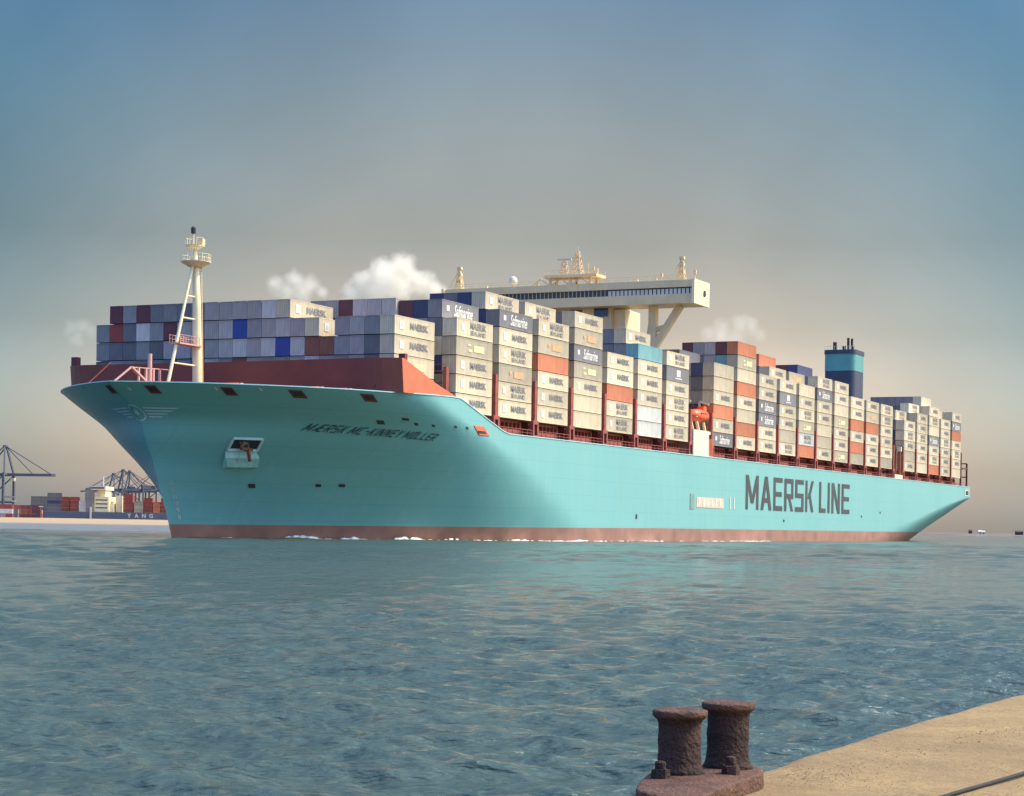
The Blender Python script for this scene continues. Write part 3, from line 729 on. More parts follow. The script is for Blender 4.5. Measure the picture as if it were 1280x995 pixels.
mb = MB(); mb.tube((101, -6.4, 53.1), (101, -6.4, 55.4), .1, n=6); mb.tube((101, -7.6, 53.1), (101, -7.6, 54.6), .35, .3, n=8); mb.tube((101, -8.4, 53.1), (101, -8.4, 54.3), .25, n=8); mb.build('aerials', 'cream', rm)
for P in (26.6, -22.3):
    mb = MB(); lattice(mb, 100.5, -P, 50.85, 55.6, 1.5, .35, 6)
    for z in (52.6, 54.0, 55.3): mb.box(100.1, 100.9, -P-.5, -P+.5, z, z+.5)
    mb.bar((100.5, -P+2.8, 50.9), (100.5, -P+.2, 55), .1); mb.build('signal_mast', 'cream', ship)
mb = MB(); mb.lathe([(.25, 50.85), (.25, 51.4), (.5, 51.5)], 12, (100.5, 10., 0)); st_ = mb.build('satellite_dome', 'white', ship)
mb = MB(); mb.lathe([(.05, 51.4), (.62, 51.6), (.88, 52.1), (.9, 52.5), (.72, 53.05), (.35, 53.35), (.05, 53.42)], 16, (100.5, 10., 0)); mb.build('radome', 'white', st_, True)
for P, h_ in ((17.2, .9), (21.2, 1.0), (22.4, 1.9), (-16., .8), (-4.4, .8), (29.4, 2.2)):
    mb = MB(); mb.tube((100.5, -P, 50.8), (100.5, -P, 50.85+h_), .1, n=6); mb.box(100.3, 100.7, -P-.22, -P+.22, 50.7+h_*.7, 50.85+h_); mb.build('roof_lamp', 'cream', ship)

# funnel
def rrect(x0, x1, y0, y1, r, n=5):
    out = []
    for cx, cy, a0 in ((x1-r, y1-r, 0), (x0+r, y1-r, 90), (x0+r, y0+r, 180), (x1-r, y0+r, 270)):
        for i in range(n+1): a = R(a0+90*i/n); out.append((cx+r*math.cos(a), cy+r*math.sin(a)))
    return out
mb = MB(); mb.prism(rrect(264, 274.5, -16.3, -7.6, 1.6), DECK, 46.7); fu = mb.build('funnel', 'funnel_navy', ship)
MB().prism(rrect(263.95, 274.55, -16.35, -7.55, 1.6), 46.7, 51.35).build('funnel_band', 'funnel_teal', fu)
MB().prism(rrect(263.8, 274.7, -16.5, -7.4, 1.6), 51.35, 52.5).build('funnel_rim', 'funnel_navy', fu)
for x, y, r_, h_ in ((266.5, -10.0, .55, 2.3), (268.5, -13.2, .35, 3.6), (268.7, -14.2, .35, 3.4), (270.5, -11.5, .5, 1.6), (266.5, -15., .4, .9)):
    mb = MB(); mb.tube((x, y, 52.3), (x, y, 52.5+h_), r_, n=10); mb.build('exhaust_pipe', 'dark', fu)
mb = MB()
for i in range(10): mb.bar((264.2, -16.2+i*.95, 52.5), (264.2, -16.2+i*.95, 53.5), .08)
mb.bar((264.2, -16.2, 53.5), (264.2, -7.7, 53.5), .07); mb.build('funnel_rail', 'white', fu)
mb = MB(); mb.box(258.6+.8, 270.0, -24, 24, DECK, 26); mb.build('engine_casing', 'cream', ship)
mb = MB(); mb.box(260, 268.8, -29.0, -27.8, DECK, 18.1); mb.build('deck_locker', 'cream_light', ship)
for x in (262, 266.4): MB().bar((x, -28.6, DECK), (x, -28.6, 24.5), .5).build('crane_post', 'deck_red', ship)
MB().box(265.9, 266.9, -29.1, -28.1, 24.5, 25.7).build('floodlight', 'white', ship)

# lifeboat platform and lifeboat
mb = MB(); mb.box(101.6, 110.6, -29.2, -25., DECK, 22.0)
mb.box(110.61, 113.1, -29.1, -28.4, DECK+.1, 18.2); mb.box(110.61, 113.1, -28.8, -25., 21.4, 22.)
pf = mb.build('lifeboat_platform', 'white', ship)
for i in range(3): MB().box(110.8+i*.8, 111.2+i*.8, -29.25, -29.12, DECK+.3, 20.5).build('ladder_rail', 'red_bright', pf)
for x in (102.6, 106., 109.8): MB().bar((x, -28.6, 22.), (x-.3, -28.3, 23.7), .45).build('davit_foot', 'cream', pf)
for x in (103.0, 113.6): mb = MB(); mb.bar((x, -26, 22), (x, -26, 28.2), .4); mb.bar((x, -26, 28.2), (x, -28, 27.6), .4); mb.build('davit', 'white', pf)

def lifeboat():
    root = empty('lifeboat', world(109.4, 27.4, 23.55), SHIP_ROT)
    tag(root, 'orange enclosed lifeboat on the white platform at the ship side', 'lifeboat')
    mb = MB(); n = 18; m_ = 14; vs = []
    for i in range(n+1):
        t = -1+2*i/n; r = (1-abs(t)**2.6)**.5; x = t*4.3
        for j in range(m_):
            a = 2*math.pi*j/m_; y = math.cos(a)*1.5*max(r, .03); z = math.sin(a)
            z = (z*1.15 if z < 0 else z*1.5)*max(r, .03)+1.35+.25*abs(t)**2; vs.append((x, y, z))
    fs = [(i*m_+j, i*m_+(j+1) % m_, (i+1)*m_+(j+1) % m_, (i+1)*m_+j) for i in range(n) for j in range(m_)]
    mb.add(vs, fs); mb.build('hull', 'orange_boat', root, True)
    mb = MB(); mb.prism(rrect(.9, 2.7, -.75, .75, .4), 2.5, 3.45); mb.build('steering_cupola', 'orange_boat', root)
    for i in range(4): MB().box(-2.2+i*.95, -1.75+i*.95, -1.46, -1.30, 1.75, 2.05).build('window', 'glass', root)
    mb = MB(); mb.tube((-4, -.9, 1.15), (4, -.9, 1.15), .09, n=6); mb.build('fender', 'white', root)
lifeboat()

# ---------------------------------------------------------------- containers
CLEN, CW, CH = 12.19, 2.42, 2.69
def container_mesh():
    mb = MB(); h = CW/2; p = .16
    for x in (0, CLEN-p):
        for y in (-h, h-p): mb.box(x, x+p, y, y+p, 0, CH)
    for y in (-h, h-.10): mb.box(p, CLEN-p, y, y+.10, 0, .16); mb.box(p, CLEN-p, y, y+.10, CH-.12, CH)
    for x in (0, CLEN-.10): mb.box(x, x+.10, -h+p, h-p, 0, .16); mb.box(x, x+.10, -h+p, h-p, CH-.12, CH)
    mb.box(.1, CLEN-.1, -h+.1, h-.1, CH-.05, CH-.03); mb.box(.1, CLEN-.1, -h+.1, h-.1, .04, .06)
    def corr(a0, a1, pt, step, d):
        """corrugated panel from a0 to a1; pt(a, depth, z)"""
        prof = []; a = a0
        while a < a1-1e-6:
            for q, dd in ((0, 0), (.34, 0), (.5, d), (.84, d)):
                if a+q*step < a1: prof.append((a+q*step, dd))
            a += step
        prof.append((a1, 0)); vs = [pt(a, dd, z) for a, dd in prof for z in (.14, CH-.1)]
        mb.add(vs, [(2*i, 2*i+2, 2*i+3, 2*i+1) for i in range(len(prof)-1)])
    for s in (-1, 1):
        corr(p, CLEN-p, lambda a, dd, z, s=s: (a, s*(h-.015-dd), z), .42, .045)
        corr(-h+p, h-p, lambda a, dd, z, s=s: ((.02+dd) if s < 0 else CLEN-.02-dd, a, z), .36, .045)
    me = bpy.data.meshes.new('container'); me.from_pydata(mb.v, [], mb.f); me.update()
    bm = bmesh.new(); bm.from_mesh(me); bmesh.ops.recalc_face_normals(bm, faces=bm.faces); bm.to_mesh(me); bm.free()
    return me
cm = container_mesh()
def with_mat(me, mat, name):
    m2 = me.copy(); m2.name = name; m2.materials.append(mat); return m2
CMESH = {k: with_mat(cm, M['c_'+k], 'container') for k in CC}
def flat_mesh(name, V, Fc, mat):
    me = bpy.data.meshes.new(name); me.from_pydata([(u, -CW/2-.03, v) for u, v in V], [], Fc); me.update(); me.materials.append(M[mat] if isinstance(mat, str) else mat); return me
def joined(parts):
    V, Fc = [], []
    for vs, fs, ox, oz in parts:
        k = len(V); V += [(u+ox, v+oz) for u, v in vs]; Fc += [tuple(i+k for i in f) for f in fs]
    return V, Fc
def rect(x0, x1, z0, z1): return [(x0, z0), (x1, z0), (x1, z1), (x0, z1)], [(0, 1, 2, 3)], 0, 0
ML, MS = M['grey_letter'], pmat('white_letter_paint', (.74, .72, .68), .6, .06, 1)
M['emblem_blue'] = pmat('faded_blue_emblem_paint', (.38, .50, .55), .6, .06, 1)
msq = pmat('pale_panel_paint', (.60, .61, .57), .6, .06, 1)
mlogo = pmat('faded_orange_mark_paint', (.52, .30, .16), .6, .15, 1); myel = pmat('pale_yellow_mark_paint', (.70, .60, .32), .6, .1, 1)
t1 = text_mesh('MAERSK', 1., bold=.03, fit=(5.6, 1.05)); t2 = text_mesh('SEALAND', 1., bold=.02, fit=(5.2, .7)); t3 = text_mesh('Safmarine', 1., bold=.012, shear=.3, fit=(6.2, 1.75))
star = [((.42 if i % 2 == 0 else .18)*math.sin(math.pi*i/7), (.42 if i % 2 == 0 else .18)*math.cos(math.pi*i/7)) for i in range(14)]
TEXT = {
    'm': [flat_mesh('lettering', *joined([(*t1, 4.6, .95)]), ML), flat_mesh('emblem_panel', *joined([rect(1.5, 2.75, .8, 2.05)]), msq)],
    's': [flat_mesh('lettering', *joined([(*t1, 4.4, 1.35), (*t2, 4.5, .45)]), ML), flat_mesh('emblem_panel', *joined([rect(1.5, 2.6, .9, 2.0)]), msq)],
    'f': [flat_mesh('lettering', *joined([(*t3, 3.9, .5)]), MS), flat_mesh('emblem_panel', *joined([rect(1.4, 2.3, 1.1, 1.9)]), MS)],
    'o': [flat_mesh('marking', *joined([rect(3.8, 4.6, 1.2, 1.8), rect(5.4, 9., .75, 1.85)]), mlogo)],
    'y': [flat_mesh('marking', *joined([rect(4., 5.2, .7, 1.1), rect(3.8, 4.8, 1.6, 1.9), rect(5.8, 9.2, .8, 1.8)]), myel)],
    'q': [flat_mesh('emblem_panel', *joined([rect(5.4, 7.4, .95, 2.2), rect(4.6, 8.2, .5, .68)]), MS)],
}
starme = flat_mesh('star', [(0, 0)]+star, [(0, 1+(i+1) % 14, 1+i) for i in range(14)], 'emblem_blue')
for v in starme.vertices: v.co.x += 2.12; v.co.z += 1.42; v.co.y -= .02
NCONT = 0
def place(colour, L, P, H, label, txt=None, dx=0.):
    global NCONT
    o = bpy.data.objects.new('shipping_container', CMESH[colour]); COL.objects.link(o); NCONT += 1
    o.location = world(L+random.uniform(-.05, .05)+dx, P, H); o.rotation_euler = (0, 0, SHIP_ROT)
    tag(o, label, 'container', 'containers stacked on the ship')
    if txt:
        for i, me in enumerate(TEXT[txt]):
            c = bpy.data.objects.new(me.name.split('.')[0], me); COL.objects.link(c); c.parent = o
            if txt == 'm' and i == 1: s_ = bpy.data.objects.new('star', starme); COL.objects.link(s_); s_.parent = c
    return o
WORDS = {'m': 'with dark lettering', 's': 'with two-line lettering', 'f': 'with white script', 'o': 'with orange marking', 'y': 'with yellow marking', 'q': 'with white square', None: 'without lettering'}

# bay by bay, outer port stack from the bottom up: colour + marking
k_ = {'c': 'cream', 'p': 'pale', 'w': 'white', 't': 'tan', 'o': 'orange', 'g': 'charcoal', 'e': 'teal'}
OUT = {2: 'cm cm cm ty cs', 3: 'cm cs to cs cm gf', 4: 'cm cm cm o to cs', 5: 'c c cm ty gf to cm', 6: 'cs cs o pm cm', 7: 'w w cm cm cm e', 8: 'cs cm cs cm gq cs',
       9: 'gf cm o cm c t', 10: 'cm o c cm o c ty o', 11: 'cm cm gf gf cm cm', 12: 'cs t cm cm gq cm', 13: 'o ws ty cs cm c', 14: 'cm t c cm cm gf cs', 15: 'ty cm cm ty c cm cm',
       16: 't o cm o cm cm', 17: 'cm cm cm o to cm', 18: 't cm cm cm cs cs', 19: 'cm t cm cs cm', 20: 'c cm cm cs cm cm', 21: 'o cs cm gf c cs cm', 22: 'cm cm cm cs cm cm', 23: 'c cm cs cm o gf cm'}
PO = 28.75-1.25      # centre of the outer row
for n_, s in OUT.items():
    for k, t in enumerate(s.split()):
        colr = k_[t[0]]; tx = t[1] if len(t) > 1 else None
        place(colr, bayL(n_), PO, HB+k*TIER, f"{CNAME[colr]} container {WORDS[tx]}, {ORD[k+1]} tier up, {ORD[n_]} port-side stack from the bow", tx)
# front bay: columns counted from the starboard corner (0) to the port corner (20), rows from the top
L1 = -PITCH; A0 = 29.63
FR = {1: {1: 'maroon', 2: 'slate', 3: 'maroon', 4: 'dark_slate', 5: 'slate', 6: 'dark_slate', 7: 'slate', 8: 'grey', 9: 'grey', 10: 'grey', 11: 'grey', 12: 'light_grey', 13: 'grey'},
      0: {0: 'slate', 1: 'red', 2: 'dark_slate', 3: 'light_grey', 4: 'slate', 5: 'maroon', 6: 'grey', 7: 'slate', 8: 'grey', 9: 'grey', 10: 'blue', 11: 'slate', 12: 'grey', 13: 'grey', 14: 'brown_grey', 15: 'violet_grey', 17: 'brown_grey', 18: 'grey', 19: 'slate', 20: 'slate'},
      -1: {0: 'slate', 1: 'dark_slate', 2: 'dark_slate', 3: 'slate', 4: 'dark_slate', 5: 'violet_grey', 6: 'violet_grey', 7: 'slate', 8: 'grey', 9: 'grey', 10: 'light_grey', 11: 'brown_grey', 12: 'light_grey', 13: 'blue', 14: 'light_grey', 15: 'brown', 16: 'brown', 17: 'slate', 18: 'violet_grey', 19: 'dark_slate', 20: 'slate'},
      -2: {0: 'dark_slate', 1: 'grey', 2: 'slate', 3: 'slate', 4: 'slate', 5: 'dark_slate', 6: 'slate', 7: 'dark_slate', 8: 'grey', 9: 'slate', 10: 'brown', 11: 'grey', 12: 'slate', 13: 'slate', 14: 'grey', 15: 'light_grey', 16: 'grey', 17: 'slate', 18: 'violet_grey', 19: 'dark_slate', 20: 'slate'}}
ROWN = {1: 'in the top bow row', 0: 'in the second bow row', -1: 'in the third bow row', -2: 'half hidden behind the breakwater'}
for row, d in FR.items():
    for c, colr in d.items():
        P = -26.25+1.25+2.5*c
        tx = None
        if c == 20: colr = 'cream'; tx = 'm' if row >= -1 else 'y'
        elif row == 1 and c == 13 or row == 0 and c == 15: tx = 'm'; colr = 'cream'
        who = f"{CNAME[colr]} container" if tx else f"{CNAME[colr]} container end"
        place(colr, L1, P, A0+row*TIER+random.uniform(0, .03), f"{who} {ROWN[row]}, {ORD[21-c]} column from the port side", tx)
place('tan', L1, 25.0, A0-3*TIER, 'tan container low behind the sloping red flank plate at the bow bay port corner', 'y')
# inner columns of the other bays: how many tiers each stands (column 0 is the outer one)
OUTN = {n_: len(s.split()) for n_, s in OUT.items()}
INN = {2: {c: 6 for c in range(1, 10)}, 3: {1: 7, 2: 7, 3: 7, 4: 7}, 4: {1: 7, 2: 7}, 7: {1: 7, 2: 7, 3: 7}, 9: {3: 7, 4: 7, 5: 7, 6: 7}, 12: {1: 7, 2: 8},
       13: {1: 7}, 14: {2: 8, 3: 8, 4: 8, 5: 8}, 19: {1: 6}, 20: {1: 7}, 21: {c: 8 for c in range(1, 7)}, 22: {1: 7}}
EXTRA = {5: [(1, 7), (2, 7), (3, 7)], 7: [(1, 6), (2, 6), (3, 6), (4, 6)], 9: [(1, t) for t in range(2, 7)]+[(2, t) for t in range(2, 7)], 10: [(c, t) for c in range(1, 5) for t in (7, 8)],
         14: [(1, 7)], 19: [(1, 5), (1, 4)], 12: [(2, 7)], 3: [(1, 6)]}
ICOL = {(2, 1, 6): ('charcoal', 'f'), (2, 2, 6): ('navy', None), (2, 3, 6): ('maroon', None), (2, 4, 6): ('grey', 'm'), (2, 5, 6): ('violet_grey', None), (2, 6, 6): ('violet_grey', None), (2, 7, 6): ('maroon', None), (2, 8, 6): ('brown_grey', None), (2, 9, 6): ('brown_grey', None),
        (3, 1, 7): ('cream', 's'), (3, 2, 7): ('navy', None), (3, 3, 7): ('dark_slate', None), (4, 1, 7): ('cream', 's'), (7, 1, 7): ('cream', 'm'), (7, 2, 7): ('dark_slate', None), (7, 3, 7): ('dark_slate', None),
        (9, 1, 6): ('navy', None), (9, 2, 6): ('brown_grey', None), (9, 2, 5): ('brown_grey', None), (9, 2, 4): ('tan', None), (9, 1, 5): ('dark_slate', None), (9, 1, 4): ('slate', None),
        (10, 1, 8): ('maroon', None), (10, 2, 8): ('grey', None), (10, 3, 8): ('slate', None), (10, 4, 8): ('maroon', None), (10, 1, 7): ('teal', None), (10, 2, 7): ('brown_grey', None), (10, 3, 7): ('slate', None), (10, 4, 7): ('grey', None),
        (12, 1, 7): ('cream', 'm'), (12, 2, 8): ('orange', None), (13, 1, 7): ('tan', 'o'), (19, 1, 6): ('cream', 's'), (20, 1, 7): ('pale', 's'), (21, 1, 8): ('pale', None), (22, 1, 7): ('cream', None)}
done = set()
def inner(n_, c, t, where):
    if (n_, c, t) in done: return
    done.add((n_, c, t))
    colr, tx = ICOL.get((n_, c, t), (['navy', 'dark_slate', 'slate', 'maroon', 'navy', 'charcoal'][(n_*5+c*3+t) % 6], None))
    dz = .35 if n_ == 2 and c >= 4 else 0.
    place(colr, bayL(n_), PO-2.5*c, HB+(t-1)*TIER+dz, f"{CNAME[colr]} container {where} the {ORD[n_]} port-side stack, {ORD[c]} row inboard, {ORD[t]} tier", tx, dx=-.8 if dz else 0.)
for n_, d in INN.items():
    for c, tt in d.items():
        for t in range(OUTN[n_]+1, tt+1): inner(n_, c, t, 'rising behind')
for n_, l in EXTRA.items():
    for c, t in l: inner(n_, c, t, 'showing beside')
# everything stowed out of sight inside the bays: one mass of boxes
def stowed():
    me = bpy.data.meshes.new('stowed_containers'); V, Fc, MI = [], [], []
    cols = ['cream', 'slate', 'dark_slate', 'navy', 'maroon', 'grey', 'brown']
    for k in cols: me.materials.append(M['c_'+k])
    def bx(L, P, H):
        p = [(L+x, -P+y, H+z) for x, y, z in ((0,-1.2,0),(CLEN,-1.2,0),(CLEN,1.2,0),(0,1.2,0),(0,-1.2,2.76),(CLEN,-1.2,2.76),(CLEN,1.2,2.76),(0,1.2,2.76))]
        k = len(V); V.extend(p); q = random.randrange(len(cols))
        for f in ((3,2,1,0),(4,5,6,7),(0,1,5,4),(1,2,6,5),(2,3,7,6),(3,0,4,7)): Fc.append(tuple(i+k for i in f)); MI.append(q)
    for n_ in range(2, 24):
        for c in range(1, 23):
            tt = INN.get(n_, {}).get(c, OUTN[n_]); tt = min(tt, OUTN[n_])
            if n_ == 2 and c > 9: tt = 5
            if n_ == 10 and c > 4: tt = 6
            if n_ == 5 and c > 3: tt = 6
            if n_ == 14 and c == 1: tt = 6
            if n_ == 15 and c >= 1: tt = 6
            if n_ == 23 and c > 2: tt = 6
            for t in range(1, tt+1):
                if (n_, c, t) not in done: bx(bayL(n_)+.03, PO-2.5*c, HB+(t-1)*TIER)
    for c in range(0, 21):
        for q in (-3, -4):
            if not (c == 20 and q == -3): bx(L1+.03, -25.+2.5*c, A0+q*TIER)
    me.from_pydata(V, [], Fc); me.update(); me.polygons.foreach_set('material_index', MI)
    o = link('stowed_containers', me); o.location = world(0, 0, 0); o.rotation_euler = (0, 0, SHIP_ROT)
    tag(o, 'mass of containers stowed behind the outer stacks of the ship', 'containers', kind='stuff')
stowed()

# ---------------------------------------------------------------- foam along the bow
def foam():
    mb = MB(); rng = random.Random(4)
    def puff(x, y, r, h):
        n, m_ = 9, 4; vs = [];
        for j in range(m_+1):
            a = math.pi/2*j/m_
            for i in range(n):
                b_ = 2*math.pi*i/n; rr = r*math.cos(a)*(1+.3*rng.uniform(-1, 1)); vs.append((x+rr*math.cos(b_)*1.9, y+rr*math.sin(b_)*.8, -.02+h*math.sin(a)*(1+.3*rng.uniform(-1, 1))))
        mb.add(vs, [(j*n+i, j*n+(i+1) % n, (j+1)*n+(i+1) % n, (j+1)*n+i) for j in range(m_) for i in range(n)])
    for L0, L1_, hh in ((-16.3, -11.3, .5), (-7.3, -4.8, .4), (.5, 6.3, .5), (10.5, 12.5, .3), (24, 28.5, .3), (42, 47, .25), (-28.5, -26, .12)):
        L = L0
        while L < L1_:
            b = half(L, .1); r = rng.uniform(.25, .55); t = (L-L0)/(L1_-L0); puff(L, -(b+.5+rng.uniform(0, 1.3)), r, hh*(.35+.65*math.sin(math.pi*min(1, t*1.1)))*rng.uniform(.5, 1.1)); L += rng.uniform(.12, .35)
    L = -29.
    while L < 150:
        b = half(L, .1)
        if noise.noise((L*.35, 3.3, 0)) > -.12: puff(L, -(b+.25+rng.uniform(0, .9)), rng.uniform(.18, .45), rng.uniform(.04, .13))
        L += rng.uniform(.15, .6)
    o = mb.build('foam', pmat('white_foam', (.80, .80, .76), .8, .1, 2., bump=.6, bscale=5), None, True)
    o.location = world(0, 0, 0); o.rotation_euler = (0, 0, SHIP_ROT)
    tag(o, 'white broken foam along the ship waterline at the bow', 'foam', kind='stuff')
foam()

# ---------------------------------------------------------------- quay with its twin bollard
QH = .70
EDGE = [(-1.6, 6.0), (-.45, 8.5), (.28, 10.2), (.52, 11.2), (.68, 11.85), (.84, 12.35), (1.12, 12.66), (1.50, 12.86), (1.756, 13.325), (2.42, 14.715), (3.15, 16.156), (4.15, 18.017), (5.341, 20.157), (9.2, 26.6), (17, 39.), (40, 75)]
def quay():
    pts = []
    for (a, b), (c, d) in zip(EDGE, EDGE[1:]):
        n = max(2, int(math.hypot(c-a, d-b)/.07) if b < 24 else 12)
        for i in range(n):
            t = i/n; pts.append((a+(c-a)*t, b+(d-b)*t))
    # soften the corners, then fray the edge
    for _ in range(3): pts = [pts[0]]+[((p[0]+q[0]*2+r[0])/4, (p[1]+q[1]*2+r[1])/4) for p, q, r in zip(pts, pts[1:], pts[2:])]+[pts[-1]]
    ins = [0, .02, .06, .12, .2, .3, .42, .56, .72, .9, 1.1, 1.35, 1.6, 1.9, 2.3, 2.8, 3.5, 4.5, 6, 9, 14, 25, 60]
    V, Fc = [], []; m_ = len(ins)+2
    for x, y in pts:
        fr = .015*noise.noise((x*2.2, y*2.2, 0))+.014*noise.noise((x*9, y*9, 3)); e = .012*noise.noise((x*5, y*5, 9))
        V.append((x+fr+.05, y, -1.5)); V.append((x+fr+.004, y, QH-.05))
        for d in ins:
            z = QH+.012*noise.noise((x*1.1+d*1.1, y*1.1, 2))+.005*noise.noise(((x+d)*7, y*7, 5))
            if d < .03: z -= .02+abs(e)
            V.append((x+fr*max(0, 1-d*4)+d, y-d*.05, z))
    for i in range(len(pts)-1):
        for j in range(m_-1): Fc.append((i*m_+j, i*m_+j+1, (i+1)*m_+j+1, (i+1)*m_+j))
    m, nt, N, K, b = nodes_of('sandy_concrete')
    tc = N.new('ShaderNodeNewGeometry')
    def nz(s, det=6, ro=.6):
        n = N.new('ShaderNodeTexNoise'); n.inputs['Scale'].default_value = s; n.inputs['Detail'].default_value = det; n.inputs['Roughness'].default_value = ro; K.new(tc.outputs['Position'], n.inputs['Vector']); return n.outputs['Fac']
    def rg(v, a, b_, c=0., d=1.):
        r = N.new('ShaderNodeMapRange'); r.inputs[1].default_value = a; r.inputs[2].default_value = b_; r.inputs[3].default_value = c; r.inputs[4].default_value = d; K.new(v, r.inputs[0]); return r.outputs[0]
    def mix(f, a, col):
        x = N.new('ShaderNodeMixRGB'); K.new(f, x.inputs[0])
        if isinstance(a, tuple): x.inputs[1].default_value = (*a, 1)
        else: K.new(a, x.inputs[1])
        x.inputs[2].default_value = (*col, 1); return x.outputs[0]
    c = mix(rg(nz(.9), .35, .65), (.33, .22, .098), (.24, .155, .072))
    c = mix(rg(nz(7, 8, .7), .5, .72, 0, .7), c, (.19, .13, .075))
    pm = N.new('ShaderNodeMath'); pm.operation = 'MULTIPLY'; K.new(rg(nz(1.7, 5, .65), .38, .62, .25, 1.), pm.inputs[0]); K.new(rg(nz(52, 5, .65), .48, .64, 0, .95), pm.inputs[1])
    c = mix(pm.outputs[0], c, (.085, .06, .042))
    c = mix(rg(nz(2.6, 7, .7), .56, .66, 0, .55), c, (.205, .135, .07))
    c = mix(rg(nz(140, 3), .60, .72, 0, .6), c, (.55, .42, .27))
    K.new(c, b.inputs['Base Color']); b.inputs['Roughness'].default_value = .9; b.inputs['Specular IOR Level'].default_value = .2
    b1 = N.new('ShaderNodeBump'); b1.inputs['Strength'].default_value = .7; b1.inputs['Distance'].default_value = .02; K.new(nz(55, 5, .7), b1.inputs['Height'])
    b2 = N.new('ShaderNodeBump'); b2.inputs['Strength'].default_value = .6; b2.inputs['Distance'].default_value = .05; K.new(nz(6, 6, .6), b2.inputs['Height']); K.new(b1.outputs[0], b2.inputs['Normal'])
    K.new(b2.outputs[0], b.inputs['Normal'])
    o = MB().add(V, Fc).build('quay', m, None, True); tag(o, kind='structure')
quay()
def grit():
    rng = random.Random(9); mb = MB()
    def stone(x, y, r):
        vs = []; 
        for sx, sy, sz in ((1,0,0),(-1,0,0),(0,1,0),(0,-1,0),(0,0,1),(0,0,-1)): q = r*rng.uniform(.6, 1.2); vs.append((x+sx*q, y+sy*q, QH+.004+r*.35+sz*q*.7))
        mb.add(vs, [(0,2,4),(2,1,4),(1,3,4),(3,0,4),(2,0,5),(1,2,5),(3,1,5),(0,3,5)])
    def inside(x, y):
        ex = interp(y, [e[1] for e in EDGE], [e[0] for e in EDGE]); return x > ex+.06
    n = 0
    while n < 700:
        y = 11+rng.random()**1.3*10; x = rng.uniform(.5, 6.5)
        if inside(x, y) and not (.45 < x < 1.75 and y < 13): stone(x, y, rng.choice([.002, .003, .003, .004, .005])); n += 1
    for i in range(330):      # a trail of debris running along the quay
        t = rng.random(); x = 1.95+t*3.2+rng.gauss(0, .07); y = 12.75+t*5.0+rng.gauss(0, .16); stone(x, y, rng.choice([.003, .004, .005, .007]))
    for i in range(260):
        x = 1.95+rng.gauss(0, .3); y = 12.9+rng.gauss(0, .3)
        if inside(x, y) and x > 1.72: stone(x, y, rng.choice([.003, .004, .005]))
    tag(mb.build('grit', pmat('dark_grit', (.19, .13, .08), .9, .5, 30), None), 'dark grit and small stones scattered on the sandy quay', 'grit', kind='stuff')
grit()

def rough(o, amp, sc_, seed=0):
    for v in o.data.vertices:
        d = noise.noise_vector((v.co.x*sc_+seed, v.co.y*sc_, v.co.z*sc_))*amp + noise.noise_vector((v.co.x*sc_*3+seed, v.co.y*sc_*3, v.co.z*sc_*3))*amp*.5
        v.co += d
    o.data.update()
def bollard():
    cx, cy = 1.25, 12.40
    root = empty('mooring_bollard', (cx, cy, QH)); tag(root, 'rusty twin post mooring bollard bolted to the quay edge', 'bollard')
    base = [(-.50, -.95), (-.44, -.55), (-.37, -.22), (-.27, .06), (-.08, .32), (.14, .44), (.33, .36), (.40, .14), (.35, -.14), (.20, -.45), (.05, -.75), (-.12, -1.2), (-.42, -1.2)]
    # subdivide the outline and bevel the top edge
    pts = []
    for (a, b), (c, d) in zip(base, base[1:]+base[:1]):
        for i in range(8): t = i/8; pts.append((a+(c-a)*t, b+(d-b)*t))
    for _ in range(5): pts = [((p[0]+2*q[0]+r[0])/4, (p[1]+2*q[1]+r[1])/4) for p, q, r in zip(pts[-1:]+pts[:-1], pts, pts[1:]+pts[:1])]
    n = len(pts); mx = sum(p[0] for p in pts)/n; my = sum(p[1] for p in pts)/n
    mb = MB(); vs = []; rings = [(1.02, -.03), (1.015, .03), (1.01, .085), (1.0, .098), (.985, .104), (.93, .106), (.75, .109), (.55, .112), (.3, .115)]
    for s, z in rings: vs += [(mx+(x-mx)*s, my+(y-my)*s, z) for x, y in pts]
    fs = [(j*n+i, j*n+(i+1) % n, (j+1)*n+(i+1) % n, (j+1)*n+i) for j in range(len(rings)-1) for i in range(n)]
    fs.append(tuple((len(rings)-1)*n+i for i in range(n))); mb.add(vs, fs)
    o = mb.build('base_plate', 'rust_top', root, True); rough(o, .003, 18)
    for px, py, hh, sd_ in ((1.072-cx, 12.17-cy, .395, 1), (1.415-cx, 12.53-cy, .415, 5)):
        prof = [(.165, .105), (.150, .135), (.139, .165)]+[(.135+.002*math.sin(z*50), .165+z) for z in [i*.02 for i in range(1, int((hh-.10)/.02))]]
        zt = .12+hh-.055
        prof += [(.137, zt-.03), (.145, zt-.012), (.158, zt)]
        mb = MB(); mb.lathe(prof, 56, (px, py, 0)); p_ = mb.build('post', 'rust', root, True); rough(p_, .0026, 26, sd_)
        capp = [(.10, zt-.004), (.158, zt-.002), (.169, zt+.010), (.172, zt+.016), (.172, zt+.040), (.167, zt+.047), (.150, zt+.051), (.10, zt+.055), (.05, zt+.057), (.02, zt+.057)]
        mb = MB(); mb.lathe(capp, 56, (px, py, 0)); c_ = mb.build('cap', 'rust_top', p_, True); rough(c_, .0028, 26, sd_+2)
    for bx, by, h_ in ((-.315, -.47, .075), (.145, -.235, .085)):
        mb = MB(); mb.lathe([(.062, .08), (.058, .125+h_*.5)], 6, (bx, by, 0)); mb.lathe([(.034, .11), (.032, .13+h_), (.022, .138+h_)], 10, (bx, by, 0))
        o = mb.build('bolt', 'rust', root); rough(o, .006, 25, bx*9)
bollard()
